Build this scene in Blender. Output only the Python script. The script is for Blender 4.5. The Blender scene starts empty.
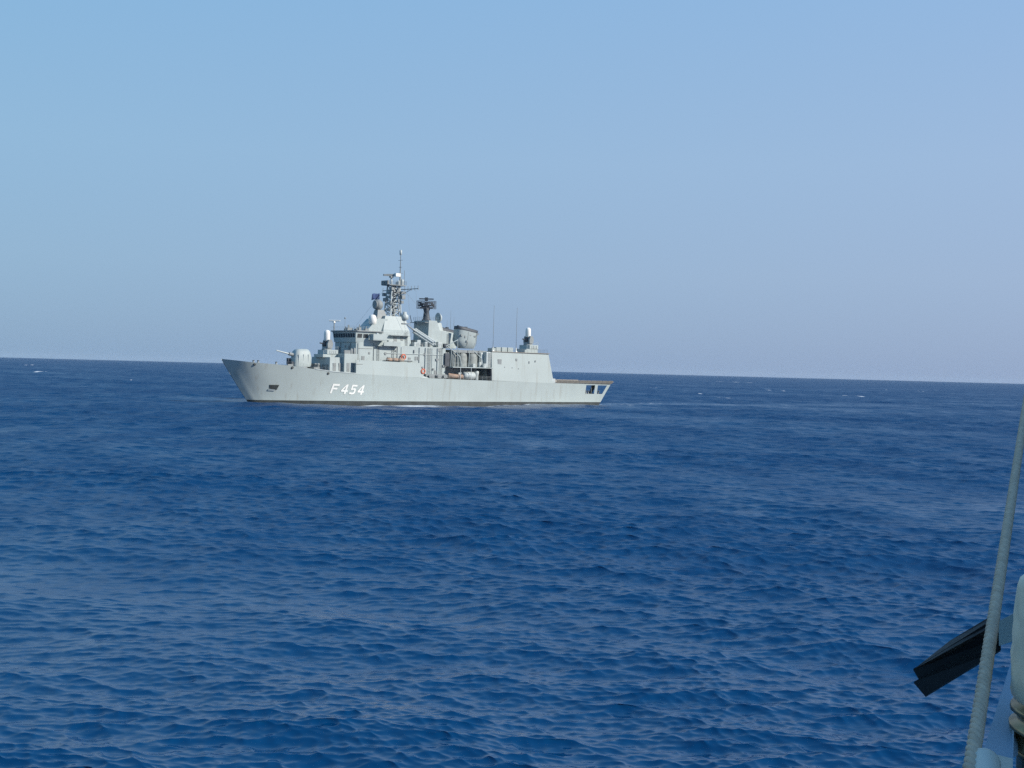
import bpy, bmesh, math, random
import numpy as np
from mathutils import Vector, Matrix

R = math.radians
random.seed(7)
SC = bpy.context.scene
COL = SC.collection

# ------------------------------------------------------------------ camera
H = 9.58                                    # eye height above the sea, standing on another ship's deck
cam_d = bpy.data.cameras.new("camera")
cam = bpy.data.objects.new("camera", cam_d)
COL.objects.link(cam)
cam_d.sensor_width = 36.0
cam_d.lens = 36.0 * 1200.0 / 1024.0
cam_d.clip_start = 0.05
cam_d.clip_end = 40000
PITCH = math.atan(14.3 / 1200.0)            # looking slightly below the horizon
ROLL = 0.0259                               # horizon falls to the right
cam.matrix_world = (Matrix.Translation((0, 0, H)) @ Matrix.Rotation(R(90) - PITCH, 4, 'X')
                    @ Matrix.Rotation(ROLL, 4, 'Z'))
SC.camera = cam

# ------------------------------------------------------------------ sky, sun, exposure
SUN_EL = R(31)
SUN_AZ = math.atan2(0.95, -0.31)            # clockwise from +Y (the viewing direction): behind, to the right
world = bpy.data.worlds.new("World")
SC.world = world
world.use_nodes = True
wn, wl = world.node_tree.nodes, world.node_tree.links
bg = wn["Background"]
sky = wn.new("ShaderNodeTexSky")
sky.sky_type = 'NISHITA'
sky.sun_disc = False
sky.sun_elevation = SUN_EL
sky.sun_rotation = SUN_AZ
sky.altitude = 0
sky.air_density = 1.0
sky.dust_density = 1.0
sky.ozone_density = 1.5
# the low sky is hazy: an even blue that turns paler and a little violet at the horizon and towards the sun
tcw = wn.new("ShaderNodeTexCoord")
sep = wn.new("ShaderNodeSeparateXYZ"); wl.new(tcw.outputs["Generated"], sep.inputs[0])
rpw = wn.new("ShaderNodeValToRGB"); wl.new(sep.outputs["Z"], rpw.inputs[0])
el = rpw.color_ramp.elements
el[0].position = 0.0; el[0].color = (0.283, 0.400, 0.600, 1)
el[1].position = 1.0; el[1].color = (0.105, 0.250, 0.560, 1)
for p_, c_ in ((0.08, (0.332, 0.472, 0.672, 1)), (0.17, (0.340, 0.510, 0.730, 1)), (0.33, (0.285, 0.500, 0.780, 1)), (0.42, (0.200, 0.465, 0.760, 1)), (0.65, (0.120, 0.350, 0.680, 1))):
    e_ = el.new(p_); e_.color = c_
side = wn.new("ShaderNodeMapRange"); wl.new(sep.outputs["X"], side.inputs[0])
side.inputs[1].default_value = -0.5; side.inputs[2].default_value = 0.5
tint = wn.new("ShaderNodeMixRGB"); wl.new(side.outputs[0], tint.inputs[0])
tint.inputs[1].default_value = (8.2, 9.6, 9.7, 1); tint.inputs[2].default_value = (10.6, 10.0, 10.2, 1)
sc_ = wn.new("ShaderNodeVectorMath"); sc_.operation = 'MULTIPLY'
wl.new(rpw.outputs[0], sc_.inputs[0]); wl.new(tint.outputs[0], sc_.inputs[1])
mixw = wn.new("ShaderNodeMixRGB"); mixw.inputs[0].default_value = 0.9
wl.new(sky.outputs[0], mixw.inputs[1]); wl.new(sc_.outputs[0], mixw.inputs[2])
wl.new(mixw.outputs[0], bg.inputs[0])
bg.inputs[1].default_value = 0.10

sun_d = bpy.data.lights.new("sun", 'SUN')
sun_d.energy = 5.0
sun_d.angle = R(0.53)
sun_d.color = (1.0, 0.955, 0.88)
sun = bpy.data.objects.new("sun", sun_d)
COL.objects.link(sun)
sd = Vector((math.sin(SUN_AZ) * math.cos(SUN_EL), math.cos(SUN_AZ) * math.cos(SUN_EL), math.sin(SUN_EL)))
sun.rotation_euler = sd.to_track_quat('Z', 'Y').to_euler()
sun.location = (20, -20, 40)

SC.cycles.use_denoising = False               # the denoiser smears the small ripples
SC.cycles.sample_clamp_direct = 3.0
SC.view_settings.view_transform = 'Standard'
SC.view_settings.look = 'None'
SC.view_settings.exposure = 0.0
SC.view_settings.gamma = 1.0
SC.view_settings.use_curve_mapping = False


# ------------------------------------------------------------------ helpers
def tag(o, label=None, cat=None, group=None, kind=None):
    if label: o["label"] = label
    if cat: o["category"] = cat
    if group: o["group"] = group
    if kind: o["kind"] = kind
    return o


class MB:
    """Collects shapes in ship coordinates: u aft, v to port, z up (stored as x, -y, z)."""
    def __init__(s):
        s.v, s.f, s.sm, s.pc, s.n, s.depth = [], [], [], [], 0, 0

    def turn(s, u, v, deg):
        a = R(deg); c, k = math.cos(a), math.sin(a)
        s.v = [(u + (x - u) * c + (y + v) * k, -v - (x - u) * k + (y + v) * c, z) for x, y, z in s.v]
        return s

    def split(s, per=1):
        """one collector per piece (per = shapes that make up a piece)"""
        out = {}
        for f, sm, p in zip(s.f, s.sm, s.pc):
            out.setdefault((p - 1) // per, []).append((f, sm))
        res = []
        for key in sorted(out):
            m = MB(); idx = {}
            for f, sm in out[key]:
                m.f.append(tuple(idx.setdefault(i, len(idx)) for i in f)); m.sm.append(sm)
            m.v = [s.v[i] for i in idx]
            res.append(m)
        return res

    def add(s, pts, faces, smooth=False):
        n = len(s.v)
        s.v += [(p[0], -p[1], p[2]) for p in pts]
        s.f += [tuple(i + n for i in f) for f in faces]
        s.sm += [smooth] * len(faces)
        s.pc += [s.n] * len(faces)
        return s

    def box(s, u0, u1, v0, v1, z0, z1):
        return s.frus(u0, u1, v0, v1, z0, u0, u1, v0, v1, z1)

    def frus(s, a0, a1, b0, b1, z0, c0, c1, d0, d1, z1):
        p = [(a0, b0, z0), (a1, b0, z0), (a1, b1, z0), (a0, b1, z0),
             (c0, d0, z1), (c1, d0, z1), (c1, d1, z1), (c0, d1, z1)]
        return s.add(p, [(0, 3, 2, 1), (4, 5, 6, 7), (0, 1, 5, 4), (1, 2, 6, 5), (2, 3, 7, 6), (3, 0, 4, 7)])

    def prof(s, pts, v0, v1, v0b=None, v1b=None):
        """profile in (u,z) extruded across v"""
        n = len(pts)
        p = [(a, v0, b) for a, b in pts] + [(a, v1, b) for a, b in pts]
        fs = [tuple(range(n)), tuple(range(2 * n - 1, n - 1, -1))]
        fs += [(i, (i + 1) % n, n + (i + 1) % n, n + i) for i in range(n)]
        return s.add(p, fs)

    def plan(s, pts, z0, z1):
        """outline in (u,v) extruded up"""
        n = len(pts)
        p = [(a, b, z0) for a, b in pts] + [(a, b, z1) for a, b in pts]
        fs = [tuple(range(n)), tuple(range(2 * n - 1, n - 1, -1))]
        fs += [(i, (i + 1) % n, n + (i + 1) % n, n + i) for i in range(n)]
        return s.add(p, fs)

    def tube(s, pts, r, n=6, r1=None, smooth=True):
        pts = [Vector(p) for p in pts]
        P, m = [], len(pts)
        for i, c in enumerate(pts):
            t = (pts[min(i + 1, m - 1)] - pts[max(i - 1, 0)]).normalized()
            a = t.cross(Vector((0, 0, 1)))
            if a.length < 1e-3: a = t.cross(Vector((1, 0, 0)))
            a.normalize(); b = t.cross(a)
            rr = r if r1 is None else r + (r1 - r) * i / (m - 1)
            P += [c + a * rr * math.cos(2 * math.pi * k / n) + b * rr * math.sin(2 * math.pi * k / n) for k in range(n)]
        fs = [(i * n + k, i * n + (k + 1) % n, (i + 1) * n + (k + 1) % n, (i + 1) * n + k)
              for i in range(m - 1) for k in range(n)]
        s.add(P, fs, smooth)
        return s.add([P[k] for k in range(n)] + [P[(m - 1) * n + k] for k in range(n)],
                     [tuple(range(n)), tuple(range(2 * n - 1, n - 1, -1))])

    def loft(s, rings, smooth=True, cap=True):
        n = len(rings[0])
        P = [p for r in rings for p in r]
        fs = [(i * n + k, i * n + (k + 1) % n, (i + 1) * n + (k + 1) % n, (i + 1) * n + k)
              for i in range(len(rings) - 1) for k in range(n)]
        s.add(P, fs, smooth)
        if cap:
            s.add(rings[0], [tuple(range(n))]); s.add(rings[-1], [tuple(range(n))])
        return s

    def lathe(s, c, prof, n=20, axis='z', smooth=True):
        """prof: (radius, height) pairs about an axis through c"""
        rings = []
        for r, h in prof:
            ring = []
            for k in range(n):
                a = 2 * math.pi * k / n
                x, y = r * math.cos(a), r * math.sin(a)
                if axis == 'z': q = (c[0] + x, c[1] + y, c[2] + h)
                elif axis == 'u': q = (c[0] + h, c[1] + x, c[2] + y)
                else: q = (c[0] + x, c[1] + h, c[2] + y)
                ring.append(q)
            rings.append(ring)
        return s.loft(rings, smooth)

    def ball(s, c, ru, rv=None, rz=None, n=20, m=12):
        rv = rv or ru; rz = rz or ru
        rings = []
        for i in range(m + 1):
            p = -math.pi / 2 + math.pi * i / m
            k = max(math.cos(p), 0.01)
            rings.append([(c[0] + ru * k * math.cos(2 * math.pi * j / n), c[1] + rv * k * math.sin(2 * math.pi * j / n),
                           c[2] + rz * math.sin(p)) for j in range(n)])
        return s.loft(rings)

    def rail(s, pts, h=1.05, step=1.6, r=0.022):
        """guard rail: stanchions and three wires along a polyline"""
        for a, b in zip(pts[:-1], pts[1:]):
            a, b = Vector(a), Vector(b)
            k = max(1, round((b - a).length / step))
            for i in range(k + 1):
                p = a + (b - a) * i / k
                s.tube([p, p + Vector((0, 0, h))], r, 4)
            for q in (0.35, 0.7, 1.0):
                s.tube([a + Vector((0, 0, h * q)), b + Vector((0, 0, h * q))], r * 0.6, 4)
        return s

    def build(s, name, mat, parent=None, bevel=0, loc=None, rz=None):
        me = bpy.data.meshes.new(name)
        me.from_pydata(s.v, [], s.f)
        bm = bmesh.new(); bm.from_mesh(me)
        bmesh.ops.recalc_face_normals(bm, faces=bm.faces[:])
        bm.to_mesh(me); bm.free()
        me.polygons.foreach_set("use_smooth", s.sm)
        for m in (mat if isinstance(mat, (list, tuple)) else [mat]): me.materials.append(m)
        o = bpy.data.objects.new(name, me)
        COL.objects.link(o)
        if parent: o.parent = parent
        if loc is not None: o.location = loc
        if rz is not None: o.rotation_euler = (0, 0, rz)
        if bevel:
            b = o.modifiers.new("bevel", 'BEVEL'); b.width = bevel; b.segments = 2; b.limit_method = 'ANGLE'
        return o


def _counted(fn):
    def g(s, *a, **k):
        if s.depth == 0: s.n += 1
        s.depth += 1
        r = fn(s, *a, **k)
        s.depth -= 1
        return r
    return g


for _n in ("box", "frus", "prof", "plan", "tube", "lathe", "ball", "loft", "rail"):
    setattr(MB, _n, _counted(getattr(MB, _n)))


def empty(name, loc, rz=0.0):
    o = bpy.data.objects.new(name, None)
    COL.objects.link(o)
    o.location = loc; o.rotation_euler = (0, 0, rz)
    o.empty_display_size = 0.5
    return o


# ------------------------------------------------------------------ materials
def mat(name, col, rough=0.6, metal=0.0, vary=0.0, scale=0.4, streak=None, bump=0.0, bscale=20.0, spec=0.5):
    m = bpy.data.materials.new(name); m.use_nodes = True
    n, l = m.node_tree.nodes, m.node_tree.links
    p = n["Principled BSDF"]
    p.inputs["Roughness"].default_value = rough
    p.inputs["Metallic"].default_value = metal
    p.inputs["Specular IOR Level"].default_value = spec
    p.inputs["Base Color"].default_value = (*col, 1)
    tc = n.new("ShaderNodeTexCoord")
    if vary:
        nz = n.new("ShaderNodeTexNoise"); nz.inputs["Scale"].default_value = scale; nz.inputs["Detail"].default_value = 5
        l.new(tc.outputs["Object"], nz.inputs["Vector"])
        rp = n.new("ShaderNodeValToRGB")
        a = tuple(c * (1 - vary) for c in col); b = tuple(min(1, c * (1 + vary)) for c in col)
        rp.color_ramp.elements[0].position = 0.3; rp.color_ramp.elements[0].color = (*a, 1)
        rp.color_ramp.elements[1].position = 0.7; rp.color_ramp.elements[1].color = (*b, 1)
        l.new(nz.outputs["Fac"], rp.inputs[0])
        out = rp.outputs[0]
        if streak:
            mp = n.new("ShaderNodeMapping"); mp.inputs["Scale"].default_value = (1.1, 1.1, 0.07)
            l.new(tc.outputs["Object"], mp.inputs[0])
            n2 = n.new("ShaderNodeTexNoise"); n2.inputs["Scale"].default_value = 1.0; n2.inputs["Detail"].default_value = 6
            l.new(mp.outputs[0], n2.inputs["Vector"])
            r2 = n.new("ShaderNodeValToRGB")
            r2.color_ramp.elements[0].position = 0.56; r2.color_ramp.elements[0].color = (0, 0, 0, 1)
            r2.color_ramp.elements[1].position = 0.78; r2.color_ramp.elements[1].color = (0.55, 0.55, 0.55, 1)
            l.new(n2.outputs["Fac"], r2.inputs[0])
            mx = n.new("ShaderNodeMixRGB"); mx.inputs[2].default_value = (*streak, 1)
            l.new(r2.outputs[0], mx.inputs[0]); l.new(out, mx.inputs[1])
            out = mx.outputs[0]
        l.new(out, p.inputs["Base Color"])
    if bump:
        nb = n.new("ShaderNodeTexNoise"); nb.inputs["Scale"].default_value = bscale; nb.inputs["Detail"].default_value = 4
        l.new(tc.outputs["Object"], nb.inputs["Vector"])
        bp = n.new("ShaderNodeBump"); bp.inputs["Strength"].default_value = bump
        l.new(nb.outputs["Fac"], bp.inputs["Height"]); l.new(bp.outputs[0], p.inputs["Normal"])
    return m


M = dict(
    hull=mat("hull_paint", (0.385, 0.43, 0.41), 0.55, vary=0.05, scale=0.15, streak=(0.28, 0.275, 0.235)),
    paint=mat("grey_paint", (0.38, 0.425, 0.41), 0.55, vary=0.07, scale=0.5, streak=(0.30, 0.30, 0.27)),
    lpaint=mat("pale_paint", (0.455, 0.49, 0.475), 0.5, vary=0.06, scale=0.8),
    mid=mat("mid_grey", (0.24, 0.255, 0.25), 0.6, vary=0.12, scale=1.2),
    dark=mat("dark_grey", (0.055, 0.063, 0.075), 0.6, vary=0.2, scale=1.5),
    boot=mat("boot_black", (0.036, 0.042, 0.04), 0.6, vary=0.3, scale=0.6),
    deck=mat("deck_paint", (0.16, 0.165, 0.16), 0.8, vary=0.15, scale=0.6),
    net=mat("net_frame", (0.26, 0.23, 0.19), 0.8, vary=0.15, scale=1.5),
    white=mat("white_paint", (0.80, 0.78, 0.72), 0.45, vary=0.03, scale=1.0),
    glass=mat("window_glass", (0.02, 0.025, 0.03), 0.08),
    orange=mat("orange_buoy", (0.62, 0.15, 0.08), 0.6, vary=0.1, scale=3),
    tan=mat("tan_canvas", (0.36, 0.24, 0.17), 0.85, vary=0.2, scale=2),
    green=mat("grey_green", (0.25, 0.265, 0.245), 0.7, vary=0.2, scale=1.2),
    flag=mat("flag_blue", (0.035, 0.065, 0.17), 0.8, vary=0.1, scale=2),
    black=mat("black_paint", (0.010, 0.011, 0.012), 0.5, vary=0.2, scale=30, spec=0.25),
    rust=mat("rusty_paint", (0.055, 0.042, 0.036), 0.75, vary=0.35, scale=40, bump=0.2, bscale=150),
    rope=mat("rope_fibre", (0.64, 0.48, 0.35), 0.9, vary=0.15, scale=40, bump=0.5, bscale=300, spec=0.1),  # reddened to offset the blue skylight on the shaded rope
    canvas=mat("warm_canvas", (0.86, 0.68, 0.48), 0.5, vary=0.14, scale=14, bump=0.9, bscale=38),  # warm tint stands in for bounced light on the shaded post
    cream=mat("cream_paint", (0.70, 0.64, 0.54), 0.5, vary=0.06, scale=12),
    brass=mat("dull_brass", (0.30, 0.22, 0.12), 0.35, metal=0.9, vary=0.3, scale=25, bump=0.3, bscale=40),
    bluegrey=mat("blue_grey_paint", (0.30, 0.41, 0.52), 0.6, vary=0.06, scale=8, bump=0.05, bscale=60),
    owndeck=mat("own_deck", (0.18, 0.20, 0.20), 0.8, vary=0.15, scale=2),
)

# ------------------------------------------------------------------ where the frigate lies
TH = R(39.0)
P0 = Vector((-61.9, 283.0, 0.0))
AX = Vector((math.cos(TH), math.sin(TH), 0))
PORT = Vector((math.sin(TH), -math.cos(TH), 0))


def W(u, v, z): return P0 + AX * u + PORT * v + Vector((0, 0, z))


# ------------------------------------------------------------------ sea
def build_sea():
    rng = np.random.default_rng(11)
    rad = [0.0, 2.0, 4.0, 6.0]
    while rad[-1] < 350: rad.append(rad[-1] * (1.0016 if rad[-1] > 15 else 1.01))
    while rad[-1] < 1000: rad.append(rad[-1] * 1.0026 + (0 if rad[-1] > 12 else 0.1))
    while rad[-1] < 3500: rad.append(rad[-1] * 1.0055)
    while rad[-1] < 14000: rad.append(rad[-1] * 1.014)
    rad = np.array(rad[1:], np.float32)
    inner = np.arange(-0.60, 0.6001, 0.0010)
    outer = np.arange(0.62, 2 * math.pi - 0.61, 0.02)
    ang = np.concatenate([inner, outer]).astype(np.float32)
    nr, na = len(rad), len(ang)
    X = rad[:, None] * np.sin(ang)[None]
    Y = rad[:, None] * np.cos(ang)[None]
    dr = np.gradient(rad)
    # wave components
    n = 190
    lam = 0.26 * (50 / 0.26) ** ((np.arange(n) + rng.random(n)) / n)
    k = 2 * np.pi / lam
    wind = R(-104)                           # waves run towards the viewer and a little to the left
    spread = np.where(lam > 12, 0.35, np.where(lam > 1.2, 0.50, 0.70))
    th = wind + rng.normal(0, 1, n) * spread
    st = 0.0205 * np.where(lam < 1.3, 1.65, 1.0) * np.where(lam > 2.6, (2.6 / lam) ** 0.38, 1.0)
    st = st * (0.6 + 0.8 * rng.random(n))
    amp = st / k
    ph = rng.random(n) * 2 * np.pi
    dx, dy = np.cos(th), np.sin(th)
    Z = np.zeros_like(X); DX = np.zeros_like(X); DY = np.zeros_like(X)
    lost = np.zeros(nr, np.float32)
    ni = len(inner)
    # wind patches: slow change of the short waves' strength
    patch = np.zeros_like(X)
    for i in range(14):
        L = 30 * (260 / 30) ** rng.random(); a = rng.random() * 2 * np.pi
        patch += np.sin((X * np.cos(a) * 0.6 + Y * np.sin(a)) * (2 * np.pi / L) + rng.random() * 6.28)
    patch = np.clip(1 + patch / 14 ** 0.5 * 0.24, 0.55, 1.5).astype(np.float32)
    # coordinates on the frigate, for the wake
    rx, ry = X - P0.x, Y - P0.y
    U = rx * AX.x + ry * AX.y
    V = rx * PORT.x + ry * PORT.y
    behind = np.clip((U - 104) / 12, 0, 1) * np.exp(-np.clip(U - 109, 0, None) / 260)
    halfw = 6.0 + np.clip(U - 109, 0, None) * 0.05
    wake = behind * np.exp(-(V / halfw) ** 4)
    lee = np.clip((U + 3) / 6, 0, 1) * np.clip((116 - U) / 8, 0, 1) * np.exp(-(np.clip(np.abs(V) - 6.5, 0, None) / 24) ** 2)
    swirl = np.zeros_like(X)                 # the slick the stern left as the frigate turned
    path = [(106, 6), (116, 14), (124, 24), (128, 36), (128, 50), (124, 66), (116, 84)]
    for q, ((u0, v0), (u1, v1)) in enumerate(zip(path[:-1], path[1:])):
        L2 = (u1 - u0) ** 2 + (v1 - v0) ** 2
        t = np.clip(((U - u0) * (u1 - u0) + (V - v0) * (v1 - v0)) / L2, 0, 1)
        dd = np.hypot(U - u0 - t * (u1 - u0), V - v0 - t * (v1 - v0))
        swirl = np.maximum(swirl, np.exp(-(dd / (8 + q)) ** 2) * (1 - 0.14 * (q + t)))
    calm = 1 - 0.72 * np.maximum(np.maximum(wake, lee), swirl)
    for i in range(n):
        res = np.clip((lam[i] / dr - 2.6) / 3.0, 0, 1).astype(np.float32)
        rows = np.nonzero(res > 0)[0]
        lost += (1 - res) * st[i] ** 2 / 2
        if len(rows) == 0: continue
        r1 = rows[-1] + 1
        p = (k[i] * (dx[i] * X[:r1] + dy[i] * Y[:r1]) + ph[i]).astype(np.float32)
        w = res[:r1, None]
        if lam[i] < 9: w = w * patch[:r1] * calm[:r1]
        w = w * np.float32(amp[i])
        Z[:r1] += w * np.cos(p)
        s = w * np.sin(p)
        DX[:r1] -= np.float32(dx[i] * 1.75) * s; DY[:r1] -= np.float32(dy[i] * 1.75) * s
    # flatten outside the finely divided sector, where the columns are far apart
    Z[:, ni:] *= np.clip(1.2 / (0.02 * rad), 0, 1)[:, None]
    DX[:, ni:] = 0; DY[:, ni:] = 0
    # foam: breaking crests far and near, the frigate's bow wave and wake
    foam = np.zeros_like(X)
    for fx, fy, fl, fw in FOAM:
        c, s_ = math.cos(0.25), math.sin(0.25)
        a = (X - fx) * c + (Y - fy) * s_; b = -(X - fx) * s_ + (Y - fy) * c
        foam = np.maximum(foam, np.clip(1.6 * (1 - (a / fl) ** 2 - (b / fw) ** 2), 0, 1))
    hb = np.interp(U, [-1, 0, 8, 20, 40, 70, 100, 109, 110], [0, 0.3, 2.6, 5.2, 6.7, 7.0, 6.6, 6.0, 6.0])
    d = np.abs(V) - hb
    along = np.clip((U + 1.5) / 4, 0, 1) * np.clip((112 - U) / 4, 0, 1)
    side = along * np.exp(-np.clip(d, 0, None) / 7.0) * (0.58 + 0.2 * np.exp(-((U - 32) / 16) ** 2) + 0.3 * np.exp(-((U - 98) / 10) ** 2))
    side += 0.55 * np.clip((U - 12) / 20, 0, 1) * np.exp(-((V - hb - 0.30 * (U - 8)) / 3.2) ** 2) * np.clip((75 - U) / 40, 0, 1) * (V > 0)
    foam = np.maximum(foam, side)
    foam = np.maximum(foam, np.maximum(wake * 0.34, swirl * 0.42))
    Z -= 0.15 * along * np.exp(-(np.clip(d, 0, None) / 3) ** 2)
    co = np.stack([X + DX, Y + DY, Z], -1).reshape(-1, 3)
    co = np.concatenate([co, np.array([[0, 0, 0]])]).astype(np.float32)
    i0 = np.arange(nr - 1)[:, None] * na
    j = np.arange(na)[None]; jn = (j + 1) % na
    q = np.stack([i0 + j, i0 + na + j, i0 + na + jn, i0 + jn], -1).reshape(-1, 4)
    q = q[:, ::-1]
    tri = np.stack([np.full(na, nr * na), j[0], jn[0]], -1)[:, ::-1]
    me = bpy.data.meshes.new("sea")
    me.vertices.add(len(co)); me.vertices.foreach_set("co", co.ravel())
    loops = np.concatenate([q.ravel(), tri.ravel()]).astype(np.int32)
    me.loops.add(len(loops)); me.loops.foreach_set("vertex_index", loops)
    me.polygons.add(len(q) + len(tri))
    ls = np.concatenate([np.arange(len(q)) * 4, len(q) * 4 + np.arange(len(tri)) * 3]).astype(np.int32)
    me.polygons.foreach_set("loop_start", ls)
    me.polygons.foreach_set("use_smooth", np.ones(len(ls), bool))
    me.update(calc_edges=True)
    for nm, arr in (("foam", foam), ("patch", patch * calm), ("lost", np.sqrt(lost)[:, None] * np.ones_like(X) * patch * calm)):
        at = me.attributes.new(nm, 'FLOAT', 'POINT')
        at.data.foreach_set("value", np.concatenate([arr.reshape(-1), [0]]).astype(np.float32))
    o = bpy.data.objects.new("sea", me); COL.objects.link(o)
    tag(o, kind="structure")
    return o


# breaking crests seen far out: (x, y, half length, half depth) in metres
FOAM = [(-593, 1474, 2.1, 88), (-320, 814, 2.9, 36), (319, 1742, 3.8, 120), (178, 819, 1.0, 32), (187, 658, 1.9, 29),
        (95, 594, 0.7, 16), (90, 505, 0.7, 11), (352, 1074, 1.2, 48), (217, 532, 0.7, 14), (120, 288, 0.8, 5), (98, 795, 0.9, 22),
        (-181, 569, 0.5, 11)]


def water_mat():
    m = bpy.data.materials.new("sea_water"); m.use_nodes = True
    n, l = m.node_tree.nodes, m.node_tree.links
    p = n["Principled BSDF"]
    p.inputs["Base Color"].default_value = (0.0003, 0.037, 0.112, 1)
    p.inputs["IOR"].default_value = 1.333
    geo = n.new("ShaderNodeNewGeometry")

    def math_(op, a, b=None):
        q = n.new("ShaderNodeMath"); q.operation = op
        for i, x in enumerate((a, b)):
            if x is None: continue
            if isinstance(x, (int, float)): q.inputs[i].default_value = x
            else: l.new(x, q.inputs[i])
        return q.outputs[0]

    def vmath(op, a, b=None, scale=None):
        q = n.new("ShaderNodeVectorMath"); q.operation = op
        for i, x in enumerate((a, b)):
            if x is None: continue
            if isinstance(x, tuple): q.inputs[i].default_value = x
            else: l.new(x, q.inputs[i])
        if scale is not None:
            if isinstance(scale, (int, float)): q.inputs["Scale"].default_value = scale
            else: l.new(scale, q.inputs["Scale"])
        return q.outputs[0]

    def attr(nm):
        q = n.new("ShaderNodeAttribute"); q.attribute_name = nm; return q.outputs["Fac"]

    def slope_noise(sx, sy, detail, rot):
        mp = n.new("ShaderNodeMapping"); mp.inputs["Scale"].default_value = (sx, sy, 1); mp.inputs["Rotation"].default_value = (0, 0, rot)
        l.new(geo.outputs["Position"], mp.inputs[0])
        t = n.new("ShaderNodeTexNoise"); t.noise_dimensions = '3D'
        t.inputs["Scale"].default_value = 1.0; t.inputs["Detail"].default_value = detail; t.inputs["Roughness"].default_value = 0.6
        l.new(mp.outputs[0], t.inputs["Vector"])
        c = vmath('SUBTRACT', t.outputs["Color"], (0.5, 0.5, 0.5))
        return vmath('MULTIPLY', c, (1, 1, 0))
    fine = vmath('SCALE', slope_noise(2.2, 6.0, 4, 0.12), scale=math_('MULTIPLY', attr("patch"), 0.42))
    mid = vmath('SCALE', slope_noise(0.8, 0.8, 4, -0.2), scale=math_('MULTIPLY', attr("lost"), 3.6))
    nn = vmath('NORMALIZE', vmath('ADD', vmath('ADD', geo.outputs["Normal"], fine), mid))
    l.new(nn, p.inputs["Normal"])
    # gusts: streaks of rougher and smoother water
    mg = n.new("ShaderNodeMapping"); mg.inputs["Scale"].default_value = (0.16, 0.035, 1); mg.inputs["Rotation"].default_value = (0, 0, 0.15)
    l.new(geo.outputs["Position"], mg.inputs[0])
    tg = n.new("ShaderNodeTexNoise"); tg.inputs["Scale"].default_value = 1.0; tg.inputs["Detail"].default_value = 5; tg.inputs["Roughness"].default_value = 0.65
    l.new(mg.outputs[0], tg.inputs["Vector"])
    gust = math_('ADD', math_('MULTIPLY', math_('SUBTRACT', tg.outputs["Fac"], 0.5), 1.5), 1.0)
    rgh = math_('MULTIPLY', math_('POWER', math_('MULTIPLY', attr("lost"), 0.95), 0.5), gust)
    l.new(math_('ADD', rgh, 0.04), p.inputs["Roughness"])
    # foam
    fn = n.new("ShaderNodeTexNoise"); fn.inputs["Scale"].default_value = 0.55; fn.inputs["Detail"].default_value = 6
    l.new(geo.outputs["Position"], fn.inputs["Vector"])
    thr = math_('SUBTRACT', math_('ADD', attr("foam"), fn.outputs["Fac"]), 0.86)
    fac = n.new("ShaderNodeClamp"); l.new(math_('MULTIPLY', thr, 2.6), fac.inputs[0])
    d = n.new("ShaderNodeBsdfDiffuse"); d.inputs[0].default_value = (0.62, 0.66, 0.68, 1)
    mx = n.new("ShaderNodeMixShader")
    l.new(fac.outputs[0], mx.inputs[0]); l.new(p.outputs[0], mx.inputs[1]); l.new(d.outputs[0], mx.inputs[2])
    l.new(mx.outputs[0], n["Material Output"].inputs["Surface"])
    return m


sea = build_sea()
sea.data.materials.append(water_mat())

# ------------------------------------------------------------------ frigate: hull
frigate = empty("frigate", P0, TH)
tag(frigate, "pale grey naval frigate numbered F 454 lying on the open blue sea", "warship")


def part(mb, name, m, parent=None, **k):
    return mb.build(name, m, parent or frigate, **k)


def each(mb, name, m, parent=None, per=1, **k):
    for q in mb.split(per): part(q, name, m, parent, **k)


SHEER = ([-7.3, -1.6, 7.6, 13, 18.7, 24.5, 45, 60, 89, 111], [10.35, 9.75, 9.2, 8.6, 7.95, 7.65, 6.9, 6.6, 6.15, 6.0])


def u_stem(z): return -7.3 * (np.clip(z, 0, 11) / 10.35) ** 0.93 + np.clip(-z, 0, 3) * 0.8
def u_stern(z): return 107.2 + 3.75 * np.clip(z, -1, 7) / 6.0


def half(u, z):
    """half breadth of the hull at u, z"""
    s = float(np.clip((u - u_stem(z)) / (u_stern(z) - u_stem(z)), 0, 1))
    bw = np.interp(s, [0, .012, .03, .06, .12, .2, .3, .42, .6, .8, 1], [0.05, 1.0, 1.75, 2.65, 4.1, 5.4, 6.35, 6.9, 7.0, 6.7, 6.0])
    bd = np.interp(s, [0, .008, .016, .024, .032, .04, .048, .058, .07, .085, .12, .17, .23, .3, .42, .6, .85, 1], [0.12, 1.05, 1.95, 2.8, 3.5, 4.0, 4.35, 4.65, 4.9, 5.12, 5.6, 6.15, 6.65, 7.0, 7.25, 7.3, 7.1, 6.7])
    sh = float(np.interp(u, *SHEER))
    t = np.clip(z / sh, -0.3, 1.5)
    t = max(t, 0) ** 1.35 if t > 0 else t * 0.8
    return float(bw + (bd - bw) * t) if t <= 1 else float(bd - (z - sh) * 0.05)


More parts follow.
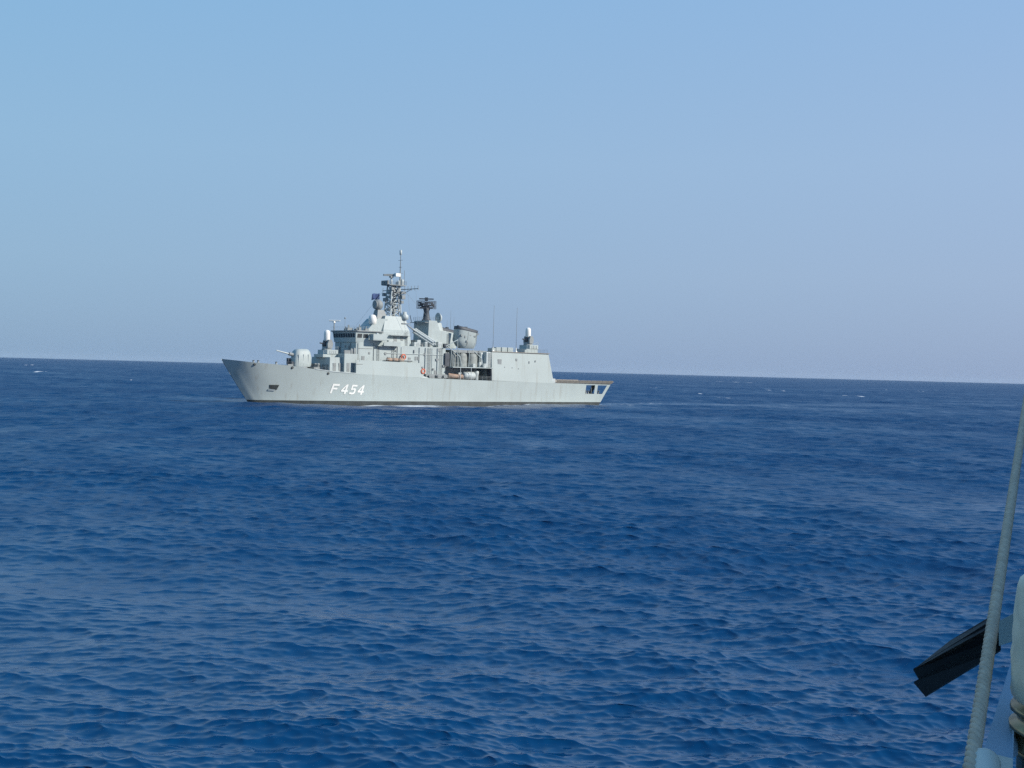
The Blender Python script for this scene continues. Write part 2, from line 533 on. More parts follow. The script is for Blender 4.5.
def hull():
    S = sorted(set([0, .004, .008, .012, .016, .02, .024, .028, .032, .036, .04, .044, .048, .053, .058, .064, .07, .077, .085, .115, .15, .19, .24, .3, .37, .45, .53, .6, .68, .76, .84, .9]))
    # last stations are set by the stern openings
    us = [None] * len(S) + [101.3, 104.8, 105.9, 109.6, None]
    S = S + [None] * 4 + [1.0]
    FZ = [-1.6, -0.4, 0.3, 0.9, 2.2, 3.25, 4.4, 5.75, 1.0]      # last one: at the sheer (fraction 1)
    rows = []
    for si, s in enumerate(S):
        row = []
        for zi, z in enumerate(FZ):
            last = zi == len(FZ) - 1
            if s is None:
                u = us[si]
                zz = float(np.interp(u, *SHEER)) if last else z
                if u > 109 and z < 5.75: u = us[si] - (5.75 - z) * 0.62    # leans with the transom
            else:
                zz = z
                if last:
                    u0 = -7.3 + s * 118
                    for _ in range(6):
                        zz = float(np.interp(u0, *SHEER)); u0 = float(u_stem(zz) + s * (u_stern(zz) - u_stem(zz)))
                elif s < 0.3 and zi > 4:
                    top = float(np.interp(-7.3 + s * 118, *SHEER))
                    zz = 3.25 + (top - 3.25) * (z - 3.25) / (6.6 - 3.25)
                u = float(u_stem(zz) + s * (u_stern(zz) - u_stem(zz)))
            row.append((u, half(u, zz), zz))
        rows.append(row)
    n = len(FZ)
    mb = MB()
    mats = []
    for sgn in (1, -1):
        pts = [(u, sgn * v, z) for r in rows for (u, v, z) in r]
        fs = []
        for i in range(len(rows) - 1):
            for j in range(n - 1):
                op = us[i] is not None and us[i] in (101.3, 105.9) and 5 <= j <= 6
                if op: continue
                fs.append((i * n + j, (i + 1) * n + j, (i + 1) * n + j + 1, i * n + j + 1))
                mats.append(1 if j < 3 else 0)
        mb.add(pts, fs, True)
    # transom with two openings, bottom
    e = rows[-1]
    for j in range(n - 1):
        a, b = e[j], e[j + 1]
        if 5 <= j <= 6:
            segs = [(-1, -.85), (-.12, .12), (.85, 1)]
        else: segs = [(-1, 1)]
        for s0, s1 in segs:
            mb.add([(a[0], a[1] * s0, a[2]), (a[0], a[1] * s1, a[2]), (b[0], b[1] * s1, b[2]), (b[0], b[1] * s0, b[2])], [(0, 1, 2, 3)])
            mats.append(1 if j < 3 else 0)
    o = part(mb, "hull", [M["hull"], M["boot"]])
    o.data.polygons.foreach_set("material_index", mats)
    return o


hull_o = hull()
# decks
mb = MB()
us_ = [-6.9, -5, -2, 2, 7, 13, 19, 24.5, 30, 38, 45, 52, 60, 68]
P = []
for u in us_:
    z = float(np.interp(u, *SHEER)) - 0.06; h_ = half(u, z) - 0.02
    P += [(u, h_, z), (u, -h_, z)]
mb.add(P, [(2 * i, 2 * i + 1, 2 * i + 3, 2 * i + 2) for i in range(len(us_) - 1)])
part(mb, "weather_deck", M["deck"])
mb = MB()                                        # quarterdeck seen through the stern openings
mb.add([(98, 6.5, 3.2), (98, -6.5, 3.2), (108.6, -6.2, 3.2), (108.6, 6.2, 3.2)], [(0, 1, 2, 3)])
mb.box(98, 98.2, -6.4, 6.4, 3.22, 5.95)
q = part(mb, "quarterdeck", M["deck"])
mb = MB()
for u, v in ((102.4, 5.6), (103.6, 5.2), (106.6, 5.4), (107.9, 4.9)):
    mb.lathe((u, v, 3.2), [(.32, 0), (.3, .1), (.2, .2), (.2, .75), (.33, .8), (.33, .95)], 12)
mb.box(102.9, 104.2, -1.5, 1.5, 3.22, 4.5); mb.box(106, 107.2, -3.5, -1.5, 3.22, 4.3)
mb.tube([(101.8, 5.9, 3.2), (101.8, 5.9, 5.9)], .1); mb.tube([(104.2, 5.8, 3.2), (104.2, 5.8, 5.9)], .1)
each(mb, "mooring_bollard", M["mid"], q)

# flight deck with its folding safety nets
mb = MB()
fd = [(88.4, 7.05), (100, 6.9), (111.0, 6.6), (111.0, -6.6), (100, -6.9), (88.4, -7.05)]
mb.plan(fd, 5.98, 6.22)
flight = part(mb, "flight_deck", M["deck"])
mb = MB()
for sg in (1, -1):
    for i in range(10):
        u0, u1 = 89.7 + i * 2.16, 89.7 + i * 2.16 + 2.05
        v0 = sg * 7.08; v1 = sg * 7.55
        zt = 7.0
        mb.add([(u0, v0, 6.24), (u1, v0, 6.24), (u1, v1, zt), (u0, v1, zt), (u0, v0, 6.30), (u1, v0, 6.30), (u1, v1, zt + .06), (u0, v1, zt + .06)],
               [(0, 1, 2, 3), (4, 5, 6, 7), (0, 1, 5, 4), (2, 3, 7, 6), (1, 2, 6, 5), (0, 3, 7, 4)])
for i in range(6):
    v0 = -6.5 + i * 2.18
    mb.add([(111.05, v0, 6.24), (111.05, v0 + 2.05, 6.24), (112.6, v0 + 2.05, 6.75), (112.6, v0, 6.75),
            (111.05, v0, 6.3), (111.05, v0 + 2.05, 6.3), (112.6, v0 + 2.05, 6.81), (112.6, v0, 6.81)],
           [(0, 1, 2, 3), (4, 5, 6, 7), (0, 1, 5, 4), (2, 3, 7, 6), (1, 2, 6, 5), (0, 3, 7, 4)])
part(mb, "safety_net", M["net"], flight)

# hull number
def hull_number():
    verts, faces = [], []
    base0, base1, hgt = 2.75, 2.45, 2.35
    # strokes in a unit cell (x right, y up), as polygons
    G = {
        'F': [[(0, 0), (.24, 0), (.24, 1), (0, 1)], [(.24, .8), (.95, .8), (.95, 1), (.24, 1)], [(.24, .42), (.8, .42), (.8, .6), (.24, .6)]],
        '4': [[(.55, 0), (.8, 0), (.8, 1), (.55, 1)], [(0, .22), (.55, .22), (.55, .4), (0, .4)], [(.8, .22), (1, .22), (1, .4), (.8, .4)],
              [(0, .4), (.26, .4), (.55, .78), (.55, 1)]],
        '5': [[(0.1, .82), (.95, .82), (.95, 1), (.1, 1)], [(.1, .5), (.32, .6), (.32, .82), (.1, .82)],
              [(.1, .5), (.2, .44), (.6, .5), (.66, .66), (.32, .6)], [(.66, .66), (.6, .5), (.68, .36), (.93, .36), (.93, .5), (.84, .61)],
              [(.68, .36), (.66, .22), (.82, .05), (.93, .2), (.93, .36)], [(.66, .22), (.52, .17), (.3, .19), (.02, .22), (.0, .05), (.3, 0), (.6, 0), (.82, .05)]],
    }
    for i, (ch, (a, b)) in enumerate((('F', (18.7, 20.6)), ('4', (21.4, 23.2)), ('5', (23.75, 25.4)), ('4', (25.9, 27.6)))):
        for poly in G[ch]:
            # subdivide each edge once so the mark follows the hull
            idx = []
            for (x, y) in poly:
                u = a + (b - a) * x + 0.62 * (y - 0.3)
                t = (u - 17.6) / 9.6
                z = base0 + (base1 - base0) * t + hgt * y
                verts.append((u, -(half(u, z) + 0.05), z)); idx.append(len(verts) - 1)
            faces.append(tuple(idx))
    me = bpy.data.meshes.new("hull_number"); me.from_pydata(verts, [], faces)
    me.materials.append(M["white"])
    o = bpy.data.objects.new("hull_number", me); COL.objects.link(o); o.parent = hull_o
    so = o.modifiers.new("thick", 'SOLIDIFY'); so.thickness = 0.02; so.offset = 0
    return o


hull_number()
# anchor in its pocket, mooring fairleads
def on_hull(u, z, d=0.0): return (u, half(u, z) + d, z)
mb = MB()
a = [on_hull(3.4, 4.55, -.3), on_hull(5.7, 4.55, -.3), on_hull(5.3, 3.4, -.3), on_hull(3.6, 3.6, -.3)]
b = [on_hull(3.4, 4.55, .12), on_hull(5.7, 4.55, .12), on_hull(5.3, 3.4, .12), on_hull(3.6, 3.6, .12)]
mb.loft([a, b], False)
anch = part(mb, "anchor_pocket", M["boot"], hull_o)
mb = MB()  # pale lip painted as the highlight under the anchor
mb.loft([[on_hull(3.3, 3.55, -.2), on_hull(4.9, 3.42, -.2), on_hull(4.8, 3.1, -.2), on_hull(3.2, 3.2, -.2)],
         [on_hull(3.3, 3.55, .28), on_hull(4.9, 3.42, .28), on_hull(4.8, 3.1, .2), on_hull(3.2, 3.2, .2)]], False)
part(mb, "anchor_lip_highlight", M["lpaint"], anch)
for u, z in ((-0.9, 9.3), (8.2, 8.75), (17.5, 7.55)):
    mb = MB(); mb.lathe(on_hull(u, z, -.1), [(.32, 0), (.32, .18), (.2, .19)], 10, 'v'); part(mb, "fairlead", M["boot"], hull_o)
# pale strake along the deck edge forward of the bridge
mb = MB()
for i in range(14):
    u0 = 14 + i * .8; u1 = u0 + .8
    z0, z1 = float(np.interp(u0, *SHEER)), float(np.interp(u1, *SHEER))
    A_ = [(u0, half(u0, z0) - .1, z0), (u0, half(u0, z0) + .08, z0), (u0, half(u0, z0) + .08, z0 + .16), (u0, half(u0, z0) - .1, z0 + .16)]
    B_ = [(u1, half(u1, z1) - .1, z1), (u1, half(u1, z1) + .08, z1), (u1, half(u1, z1) + .08, z1 + .16), (u1, half(u1, z1) - .1, z1 + .16)]
    mb.loft([A_, B_], False)
part(mb, "deck_edge_strake", M["lpaint"], hull_o)

# bulwark / 01 level side, flush with the hull, and the hangar
def side_wall(u0, u1, ztop0, ztop1, aft_curve=False, n=12):
    pts = []
    for i in range(n + 1):
        u = u0 + (u1 - u0) * i / n
        zt = ztop0 + (ztop1 - ztop0) * i / n
        zb = float(np.interp(u, *SHEER)) - .02
        pts.append((u, zb, zt))
    return pts


for sg in (1, -1):
    mb = MB()
    pts = side_wall(25.0, 43.6, 11.0, 10.65) + [(43.75, 6.95, 9.2), (44.2, 6.92, 8.1), (45.0, 6.9, 7.3), (46.4, 6.85, 6.95)]
    rings = []
    for u, zb, zt in pts:
        v = half(u, zb) + .003
        rings.append([(u, sg * v, zb), (u, sg * (v - .12), zt), (u, sg * (v - .3), zt), (u, sg * (v - .2), zb)])
    mb.loft(rings, False)
    part(mb, "bulwark", M["hull"])
mb = MB()
mb.box(25.2, 43.4, -6.75, 6.75, 7.5, 9.9)
part(mb, "shelter_deck_house", M["paint"])
# 01 deck walkway
mb = MB()
mb.box(25.1, 44, -6.8, 6.8, 9.905, 10.0)
part(mb, "shelter_deck", M["deck"])

# forward deckhouse under the close-in gun
mb = MB()
mb.frus(18.9, 23.2, -4.6, 4.6, 7.6, 19.0, 23.2, -4.4, 4.4, 11.5)
mb.box(22.4, 26.1, -5.4, 5.5, 7.45, 12.45)
fdh = part(mb, "forward_deckhouse", M["paint"])
mb = MB()
for u in (19.8, 21.4): mb.box(u, u + .8, 4.5, 4.62, 8.2, 10.1)
for u in (23.1, 24.4): mb.box(u, u + .75, 5.5, 5.56, 8.1, 10.2)
each(mb, "deckhouse_door", M["mid"], fdh)
mb = MB()
for v in (-3.2, -1.2, 1.0, 2.8): mb.box(18.78, 18.95, v, v + .9, 8.2, 9.7)
mb.box(15.9, 18.4, -2.8, 2.2, 7.95, 9.0)
for v in (-2.4, -.9, .6, 1.9): mb.lathe((17.2, v, 9.0), [(.3, 0), (.3, .5), (.42, .6), (.42, .8), (.1, .95)], 10)
each(mb, "deck_locker", M["mid"], fdh)
mb = MB()
mb.box(22.5, 24.2, 4.7, 5.3, 12.46, 13.3); mb.lathe((24.6, 5.0, 12.46), [(.35, 0), (.35, 1.1), (.2, 1.3)], 10)
mb.lathe((25.5, 4.9, 12.46), [(.32, 0), (.32, 1.3), (.15, 1.5)], 10); mb.box(25.0, 26.0, 3.0, 4.2, 12.46, 13.6)
each(mb, "vent_cowl", M["mid"], fdh)

# ------------------------------------------------------------------ guns
def gun():
    mb = MB()
    rings = []
    for z, u0, u1, w in ((9.0, 11.0, 15.6, 1.7), (9.5, 10.9, 15.9, 1.75), (11.4, 11.2, 15.9, 1.65), (12.6, 11.5, 15.6, 1.45), (13.15, 12.0, 15.2, 1.15), (13.3, 12.7, 14.8, .7)):
        ring = []
        for k in range(24):
            a = 2 * math.pi * k / 24
            c, s = math.cos(a), math.sin(a)
            cu = math.copysign(abs(c) ** .55, c); cs = math.copysign(abs(s) ** .55, s)
            ring.append(((u0 + u1) / 2 + (u1 - u0) / 2 * cu, w * cs, z))
        rings.append(ring)
    mb.loft(rings)
    g = part(mb, "gun_turret", M["paint"])
    mb = MB(); mb.lathe((13, 0, 8.4), [(2.1, 0), (2.1, .5), (1.9, .58)], 24); part(mb, "gun_ring", M["mid"], g)
    mb = MB()
    mb.tube([(11.4, .1, 11.8), (10.1, .2, 12.05)], .42, 10); part(mb, "gun_mantlet", M["mid"], g)
    mb = MB()
    mb.tube([(10.6, .1, 11.95), (8.8, .2, 12.3), (6.6, .35, 12.75)], .22, 10, .13); part(mb, "gun_barrel", M["lpaint"], g)
    mb = MB()
    for u in (12.0, 13.3, 14.6): mb.box(u, u + .1, 1.6, 1.72, 9.3, 12.0)
    each(mb, "turret_rib", M["lpaint"], g)
    mb = MB(); mb.box(10.3, 10.9, -1.3, -.4, 9.5, 11.0); mb.box(10.35, 10.8, .7, 1.3, 9.3, 10.2); each(mb, "turret_hatch", M["dark"], g)


gun()


def ciws(u, v, zb, zp, wide, face=-1):
    """platform, trunnion mount, barrels, tall white radome"""
    mb = MB()
    mb.frus(u - 2.3, u + 1.9, v - 2.2, v + 2.2, zb, u - 2.3, u + 1.9, v - 2.2, v + 2.2, zp - 1.1)
    mb.box(u - 1.2, u + 1.9, v - 2.3, v + 2.3, zp - 1.097, zp - .003)
    pl = part(mb, "gun_platform", M["paint"], None, bevel=.05)
    mb = MB(); mb.rail([(u - 2.2, v + 2.25, zp - 1.1), (u + 1.9, v + 2.25, zp - .05)], .95, 1.0, .03)
    part(mb, "platform_rail", M["lpaint"], pl)
    mb = MB()
    for k in range(4): mb.box(u - .4 + k * .55, u - .1 + k * .55, v + 2.3, v + 2.42, zp - .95, zp - .2)
    each(mb, "ready_locker", M["lpaint"], pl)
    mb = MB()
    mb.lathe((u, v, zp), [(1.25, 0), (1.25, .3), (.95, .45), (.9, .8)], 18)
    for s in (-1, 1):
        mb.prof([(u - .5, zp + .4), (u + .8, zp + .4), (u + 1.0, zp + 1.6), (u + .6, zp + 2.5), (u - .2, zp + 2.5), (u - .6, zp + 1.4)], v + s * 1.0 - .4, v + s * 1.0 + .4)
    mo = part(mb, "gun_mount", M["mid"], None, bevel=.05)
    mb = MB(); mb.box(u - .7, u + .6, v - .6, v + .6, zp + .8, zp + 2.2); mb.lathe((u - 1.0, v, zp + 1.35), [(.05, -.0), (.5, .05), (.5, .75), (.05, .8)], 14, 'u')
    part(mb, "ammunition_drum", M["dark"], mo)
    mb = MB()
    for k in range(6):
        a = k * math.pi / 3
        mb.tube([(u - .5, v + .12 * math.cos(a), zp + 1.5 + .12 * math.sin(a)), (u - 2.0, v + .12 * math.cos(a), zp + 1.62 + .12 * math.sin(a))], .05, 5)
    part(mb, "rotary_barrels", M["dark"], mo)
    mb = MB()
    mb.lathe((u, v, zp + 2.25), [(.72, 0), (.76, .1), (.76, 1.9), (.70, 2.25), (.52, 2.5), (.25, 2.62), (.02, 2.66)], 22)
    part(mb, "radome", M["white"], mo)


ciws(20.6, 0, 11.4, 13.3, 2)
ciws(85.0, 0, 14.3, 16.6, 2)

# ------------------------------------------------------------------ bridge
mb = MB()
mb.plan([(25.9, -5.0), (25.9, 5.0), (27, 5.15), (33.5, 5.15), (33.5, -5.15), (27, -5.15)], 10.0, 15.4)
mb.frus(25.7, 33.5, -5.15, 5.15, 15.402, 25.4, 33.5, -5.6, 5.6, 18.0)
bridge = part(mb, "bridge", M["paint"])
mb = MB()
mb.plan([(24.9, -5.5), (24.9, 5.2), (25.6, 6.0), (33.2, 6.0), (33.2, -6.3), (25.4, -6.3)], 18.003, 18.3)
part(mb, "bridge_roof", M["mid"], bridge, bevel=.05)
for i in range(9):
    v = -5.1 + i * 1.14
    mb = MB()
    z0, z1 = 16.55, 17.55
    x0 = 25.7 - .3 * (z0 - 15.4) / 2.6 - .04; x1 = 25.7 - .3 * (z1 - 15.4) / 2.6 - .04
    mb.frus(x0, x0 + .1, v, v + .92, z0, x1, x1 + .1, v, v + .92, z1)
    part(mb, "bridge_window", M["glass"], bridge)
for u0, u1 in ((26.0, 27.3), (27.7, 29.0), (29.5, 30.3)):
    mb = MB()
    mb.frus(u0, u1, 5.3, 5.40, 16.5, u0, u1, 5.44, 5.56, 17.45)
    part(mb, "bridge_window", M["glass"], bridge)
for sg in (1, -1):
    mb = MB()
    mb.box(29.4, 33.4, sg * 6.3 - 1.0, sg * 6.3 + 1.0, 15.95, 16.1)
    mb.box(29.4, 33.4, sg * 7.3 - .05, sg * 7.3 + .05, 16.1, 17.5)
    mb.box(29.4, 29.5, sg * 6.4 - .85, sg * 6.4 + .85, 16.1, 17.5)
    wing = part(mb, "bridge_wing", M["paint"], bridge)
    mb = MB(); mb.lathe((31.0, sg * 6.5, 16.1), [(.15, 0), (.12, 1.0), (.35, 1.1), (.35, 1.6), (.1, 1.7)], 10); mb.box(32.2, 32.9, sg * 6.4 - .3, sg * 6.4 + .3, 16.1, 17.6)
    part(mb, "pelorus", M["lpaint"], wing)
# details on the bridge front
mb = MB()
for v, z, w, h_ in ((-3.6, 12.6, .9, 1.6), (-1.2, 12.2, .7, .7), (1.4, 12.6, .7, 1.9), (3.2, 13.2, 1.0, .6), (-.2, 14.1, .5, .4), (2.3, 14.6, .3, .3)):
    mb.box(25.75, 25.92, v, v + w, z, z + h_)
mb.tube([(25.8, 2.6, 10.2), (25.8, 2.6, 15.3)], .07); mb.tube([(25.8, -2.2, 10.2), (25.8, -2.2, 15.3)], .07)
each(mb, "bridge_fitting", M["mid"], bridge)
mb = MB()
mb.box(26.6, 30.5, 5.17, 5.22, 13.85, 13.95); mb.box(27.5, 28.3, 5.16, 5.24, 10.1, 12.0); mb.box(29.4, 29.9, 5.16, 5.24, 12.5, 13.0)
mb.tube([(26.4, 5.25, 10), (26.4, 5.25, 15.2)], .06); mb.tube([(30.9, 5.25, 10), (30.9, 5.25, 15.2)], .06)
each(mb, "bridge_fitting", M["mid"], bridge)
# roof gear
mb = MB()
mb.tube([(24.9, -4.0, 18.3), (24.9, -4.0, 20.2)], .13)
nav = part(mb, "radar_post", M["mid"], bridge)
mb = MB(); mb.box(24.6, 25.2, -4.3, -3.7, 20.2, 20.6); mb.tube([(24.0, -5.0, 20.75), (25.9, -2.9, 20.75)], .16, 8)
part(mb, "navigation_radar", M["white"], nav)
mb = MB()
mb.rail([(25.2, -6.1, 18.3), (25.2, 5.0, 18.3), (26, 5.8, 18.3), (33, 5.8, 18.3)], 1.0, 1.3, .022)
part(mb, "roof_rail", M["lpaint"], bridge)
mb = MB()
for u, v, a, h_ in ((26.6, 0, .5, 1.2), (27.6, 2.6, .6, .8), (28.3, -2.5, .7, 1.3), (26.8, -1.6, .3, .9), (27.2, 4.3, .35, 1.3), (29.2, 4.2, .5, .9)):
    mb.box(u - a, u + a, v - a, v + a, 18.3, 18.3 + h_ * .6); mb.tube([(u, v, 18.3), (u, v, 18.3 + h_ * 1.15)], .12)
mb.tube([(27.6, -3.3, 18.3), (27.6, -3.3, 21.4)], .035); mb.ball((27.6, -3.3, 21.5), .22)
each(mb, "roof_equipment", M["mid"], bridge, per=2)

# ------------------------------------------------------------------ middle house, foremast house
mb = MB()
mb.box(33.502, 53.0, -5.1, 5.1, 6.6, 14.9)
house = part(mb, "midship_house", M["paint"])
mb = MB()
mb.box(33.0, 38.0, 5.1, 6.6, 14.7, 14.9); mb.box(33.0, 38.0, 6.5, 6.6, 14.9, 15.7)
mb.box(31.5, 33.5, 5.15, 6.2, 14.6, 14.75)
part(mb, "side_gallery", M["paint"], house)
mb = MB()
for u, z, w, h_ in ((35.0, 10.1, .9, 1.9), (41.3, 10.1, .8, 1.9), (45.0, 7.0, .8, 1.9), (43.4, 11.4, .45, .9), (44.1, 11.4, .45, .9), (49.5, 7.0, .8, 1.9)):
    mb.box(u, u + w, 5.08, 5.2, z, z + h_)
each(mb, "house_door", M["mid"], house)
mb = MB()
for u in (38.0, 39.2, 44.7, 46.6, 47.3, 48.7, 50.4, 51.1): mb.tube([(u, 5.25, 6.8), (u, 5.25, 14.6)], random.choice((.05, .09, .13)))
mb.tube([(34, 5.2, 12.9), (52.8, 5.2, 12.9)], .07)
mb.box(38.6, 42.8, 5.1, 5.45, 11.2, 11.35)
each(mb, "pipe", M["lpaint"], house)
mb = MB()
mb.rail([(33.4, 5.0, 14.9), (52.8, 5.0, 14.9)], 1.0, 1.4, .022)
part(mb, "house_rail", M["lpaint"], house)
mb = MB()
for u, v, a, b_, h_ in ((44.2, 4.0, .7, .6, 1.1), (45.4, 3.4, .5, .5, 1.7), (47.2, 4.3, .35, .35, 1.3), (36.2, 4.3, .6, .4, 1.3), (37.6, 4.2, .5, .5, 1.0), (51.5, 4.2, .6, .5, 1.4)):
    mb.box(u - a, u + a, v - b_, v + b_, 14.9, 14.9 + h_)
each(mb, "deck_locker", M["lpaint"], house)

mb = MB()
mb.prof([(30.3, 18.302), (33.6, 21.6), (36.5, 21.6), (36.5, 18.302)], -2.6, 2.6)
mb.box(33.52, 37.0, -3.3, 3.3, 14.9, 18.31)
mb.frus(34.6, 43.4, -3.4, 3.4, 14.905, 35.0, 42.9, -3.1, 3.1, 18.9)
mb.frus(35.0, 42.9, -3.1, 3.1, 18.903, 36.0, 40.8, -2.3, 2.3, 22.4)
fm = part(mb, "foremast_house", M["paint"])
mb = MB()
mb.box(38.0, 39.0, 3.25, 3.34, 15.2, 17.1); mb.box(40.2, 40.9, 3.2, 3.4, 16.3, 17.4)
mb.box(36.5, 42.5, 3.1, 4.4, 17.4, 17.5); mb.box(40.7, 43.2, -1, 3.0, 20.6, 20.75)
each(mb, "mast_house_fitting", M["mid"], fm)
mb = MB(); mb.rail([(36.5, 4.35, 17.5), (42.5, 4.35, 17.5)], .95, 1.0, .03); part(mb, "gallery_rail", M["lpaint"], fm)
mb = MB()
mb.lathe((32.4, 2.0, 18.3), [(.4, 0), (.3, 1.6), (.5, 1.75)], 12)
sp = part(mb, "dome_pedestal", M["mid"], fm)
mb = MB(); mb.lathe((32.4, 2.0, 20.05), [(.6, 0), (.98, .25), (1.02, 1.5), (.85, 2.1), (.5, 2.4), (.02, 2.5)], 20); part(mb, "satellite_dome", M["white"], sp)
mb = MB()
mb.frus(34.2, 37.4, -1.3, 1.3, 21.6, 34.7, 36.6, -.8, .8, 23.9)
dp = part(mb, "director_pedestal", M["mid"], fm)
mb = MB(); mb.ball((35.2, 0, 25.15), 1.25, 1.35, 1.4); mb.lathe((34.3, .3, 25.2), [(.95, 0), (1.15, -.25), (1.0, -.35)], 18, 'u')
part(mb, "radar_director", M["mid"], dp)
mb = MB()
mb.lathe((41.9, 2.2, 20.75), [(.75, 0), (.5, .3), (.45, .9), (1.0, 1.0), (1.0, 2.0), (.55, 2.35), (.5, 2.9), (.05, 3.0)], 16)
part(mb, "searchlight_drum", M["lpaint"], fm)
# lattice mast
mast = empty("foremast", (0, 0, 0)); mast.parent = frigate
Lb = [(38.0, -1.5), (41.2, -1.5), (41.2, 1.5), (38.0, 1.5)]
Lt = [(38.6, -1.0), (41.0, -1.0), (41.0, 1.0), (38.6, 1.0)]
def lp(k, t): return Vector((Lb[k][0] + (Lt[k][0] - Lb[k][0]) * t, Lb[k][1] + (Lt[k][1] - Lb[k][1]) * t, 22.4 + 8.0 * t))
for k in range(4):
    mb = MB(); mb.tube([lp(k, 0), lp(k, 1)], .19, 8); part(mb, "mast_leg", M["lpaint"], mast)
mb = MB()
for j in range(5):
    t0, t1 = j / 5, (j + 1) / 5
    for k in range(4):
        k2 = (k + 1) % 4
        mb.tube([lp(k, t0), lp(k2, t1)], .085, 5); mb.tube([lp(k2, t0), lp(k, t1)], .07, 5); mb.tube([lp(k, t1), lp(k2, t1)], .1, 5)
part(mb, "mast_bracing", M["lpaint"], mast)
mb = MB()
mb.tube([(39.8, 0, 22.4), (39.8, 0, 30.3)], .3, 8)
for z, a in ((24.4, .8), (26.0, .9), (27.6, .75), (28.7, .9)):
    mb.box(39.2, 40.5, -a, a, z, z + .5); mb.box(38.2, 38.9, -.4, .5, z - .6, z); mb.lathe((40.4, 1.4, z), [(.3, 0), (.3, .8), (.1, 1.0)], 8)
mb.box(37.4, 38.3, -1.2, -.2, 26.2, 27.1)
each(mb, "mast_fitting", M["mid"], mast)
mb = MB()
mb.plan([(37.3, -1.9), (42.4, -1.9), (42.4, 1.9), (37.3, 1.9)], 30.3, 30.5)
pf = part(mb, "mast_platform", M["mid"], mast)
mb = MB(); mb.rail([(37.3, -1.9, 30.5), (42.4, -1.9, 30.5), (42.4, 1.9, 30.5), (37.3, 1.9, 30.5), (37.3, -1.9, 30.5)], 1.0, 1.0, .035)
mb.box(37.3, 37.7, -1.8, 1.0, 30.5, 31.5); part(mb, "platform_rail", M["mid"], pf)
mb = MB()
for u, v, a, h_ in ((38.2, 1.3, .25, 1.4), (40.3, 1.4, .3, 1.2), (41.6, 1.2, .35, 1.6), (41.5, -1.0, .4, 1.0)):
    mb.lathe((u, v, 30.5), [(a, 0), (a, h_ * .8), (a * .4, h_)], 10)
each(mb, "mast_antenna", M["lpaint"], pf)
mb = MB(); mb.tube([(39.0, 0, 30.5), (39.0, 0, 32.7)], .2, 8); mb.box(38.6, 39.4, -.4, .4, 32.3, 32.7)
rp = part(mb, "radar_pedestal", M["mid"], mast)
mb = MB(); mb.loft([[(37.1 , -.9, 32.72), (37.1, -.6, 32.72), (37.1, -.6, 33.15), (37.1, -.9, 33.2)], [(40.7, .5, 32.72), (40.7, 1.0, 32.72), (40.7, 1.0, 33.3), (40.7, .5, 33.4)]], False)
part(mb, "surface_radar", M["mid"], rp)
mb = MB(); mb.box(39.6, 41.0, .3, 1.25, 32.65, 33.5); part(mb, "radar_feed", M["white"], rp)
mb = MB()
mb.tube([(41.7, 0, 30.5), (41.7, 0, 38.4)], .2, 8, .08)
mb.tube([(41.7, -1.0, 37.0), (41.7, 1.0, 37.0)], .05, 5); mb.tube([(41.7, -.7, 35.2), (41.7, .7, 35.2)], .05, 5); mb.tube([(41.1, 0, 33.7), (42.4, 0, 33.7)], .06, 5)
mb.tube([(42.6, .6, 30.5), (42.6, .6, 34.4)], .06, 5); mb.tube([(42.3, -.6, 30.5), (42.3, -.6, 33.2)], .1, 6)
tp = part(mb, "topmast", M["mid"], mast)
mb = MB(); mb.lathe((41.7, 0, 38.3), [(.1, 0), (.3, .15), (.32, 1.2), (.05, 1.4)], 10); part(mb, "topmast_aerial", M["lpaint"], tp)
mb = MB()
mb.tube([(41.6, -7.9, 29.4), (41.6, 8.6, 29.4)], .11, 6)
mb.tube([(40.8, 1.0, 27.7), (41.6, 5.4, 29.3)], .07, 5); mb.tube([(40.8, -1.0, 27.7), (41.6, -5.0, 29.3)], .07, 5)
for v in (-7.8, -5.6, 2.4, 3.9, 5.4, 6.9, 8.4): mb.tube([(41.6, v, 28.95), (41.6, v, 30.2)], .06, 5)
mb.box(40.9, 42.3, .9, 2.0, 28.2, 28.9); mb.box(41.0, 42.0, 1.0, 2.2, 26.9, 27.9)
part(mb, "signal_yard", M["mid"], mast)

# ------------------------------------------------------------------ after mast house, radars, missiles, funnels
mb = MB()
mb.prof([(48.5, 14.905), (48.7, 21.8), (51.2, 21.8), (52.2, 19.3), (56.0, 18.7), (55.4, 14.905)], -3.4, 3.4)
am = part(mb, "after_mast_house", M["paint"])
mb = MB(); mb.rail([(48.4, -3.3, 21.8), (48.4, 3.3, 21.8), (51.1, 3.3, 21.8)], .9, 1.0, .03)
mb.tube([(47.6, -3.0, 21.4), (47.2, -3.2, 23.2)], .09, 5); mb.box(47.4, 48.5, -3.4, 3.4, 21.2, 21.35)
part(mb, "mast_house_rail", M["mid"], am)
mb = MB()
mb.lathe((50.2, 0, 21.8), [(1.3, 0), (.95, .5), (.7, 2.4), (.95, 3.2), (.6, 3.5)], 14)
ped = part(mb, "air_radar_pedestal", M["dark"], am)
mb = MB()                                         # curved lattice reflector
rows = []
for j in range(7):
    zz = 25.0 + j * .33
    rows.append([(49.5 + .14 * (i - 6) ** 2 * .16 + .5 * ((j - 3) / 3) ** 2 * .4, (i - 6) * .42, zz) for i in range(13)])
for r_ in rows: mb.tube(r_, .075, 4)
for i in range(13): mb.tube([rows[j][i] for j in range(7)], .06, 4)
mb.box(49.45, 49.75, -1.6, 1.6, 24.9, 25.3); mb.tube([(50, 0, 24.9), (47.9, 0, 25.0), (47.6, 0, 25.9)], .12, 5); mb.box(47.3, 47.8, -.5, .5, 25.6, 26.2)
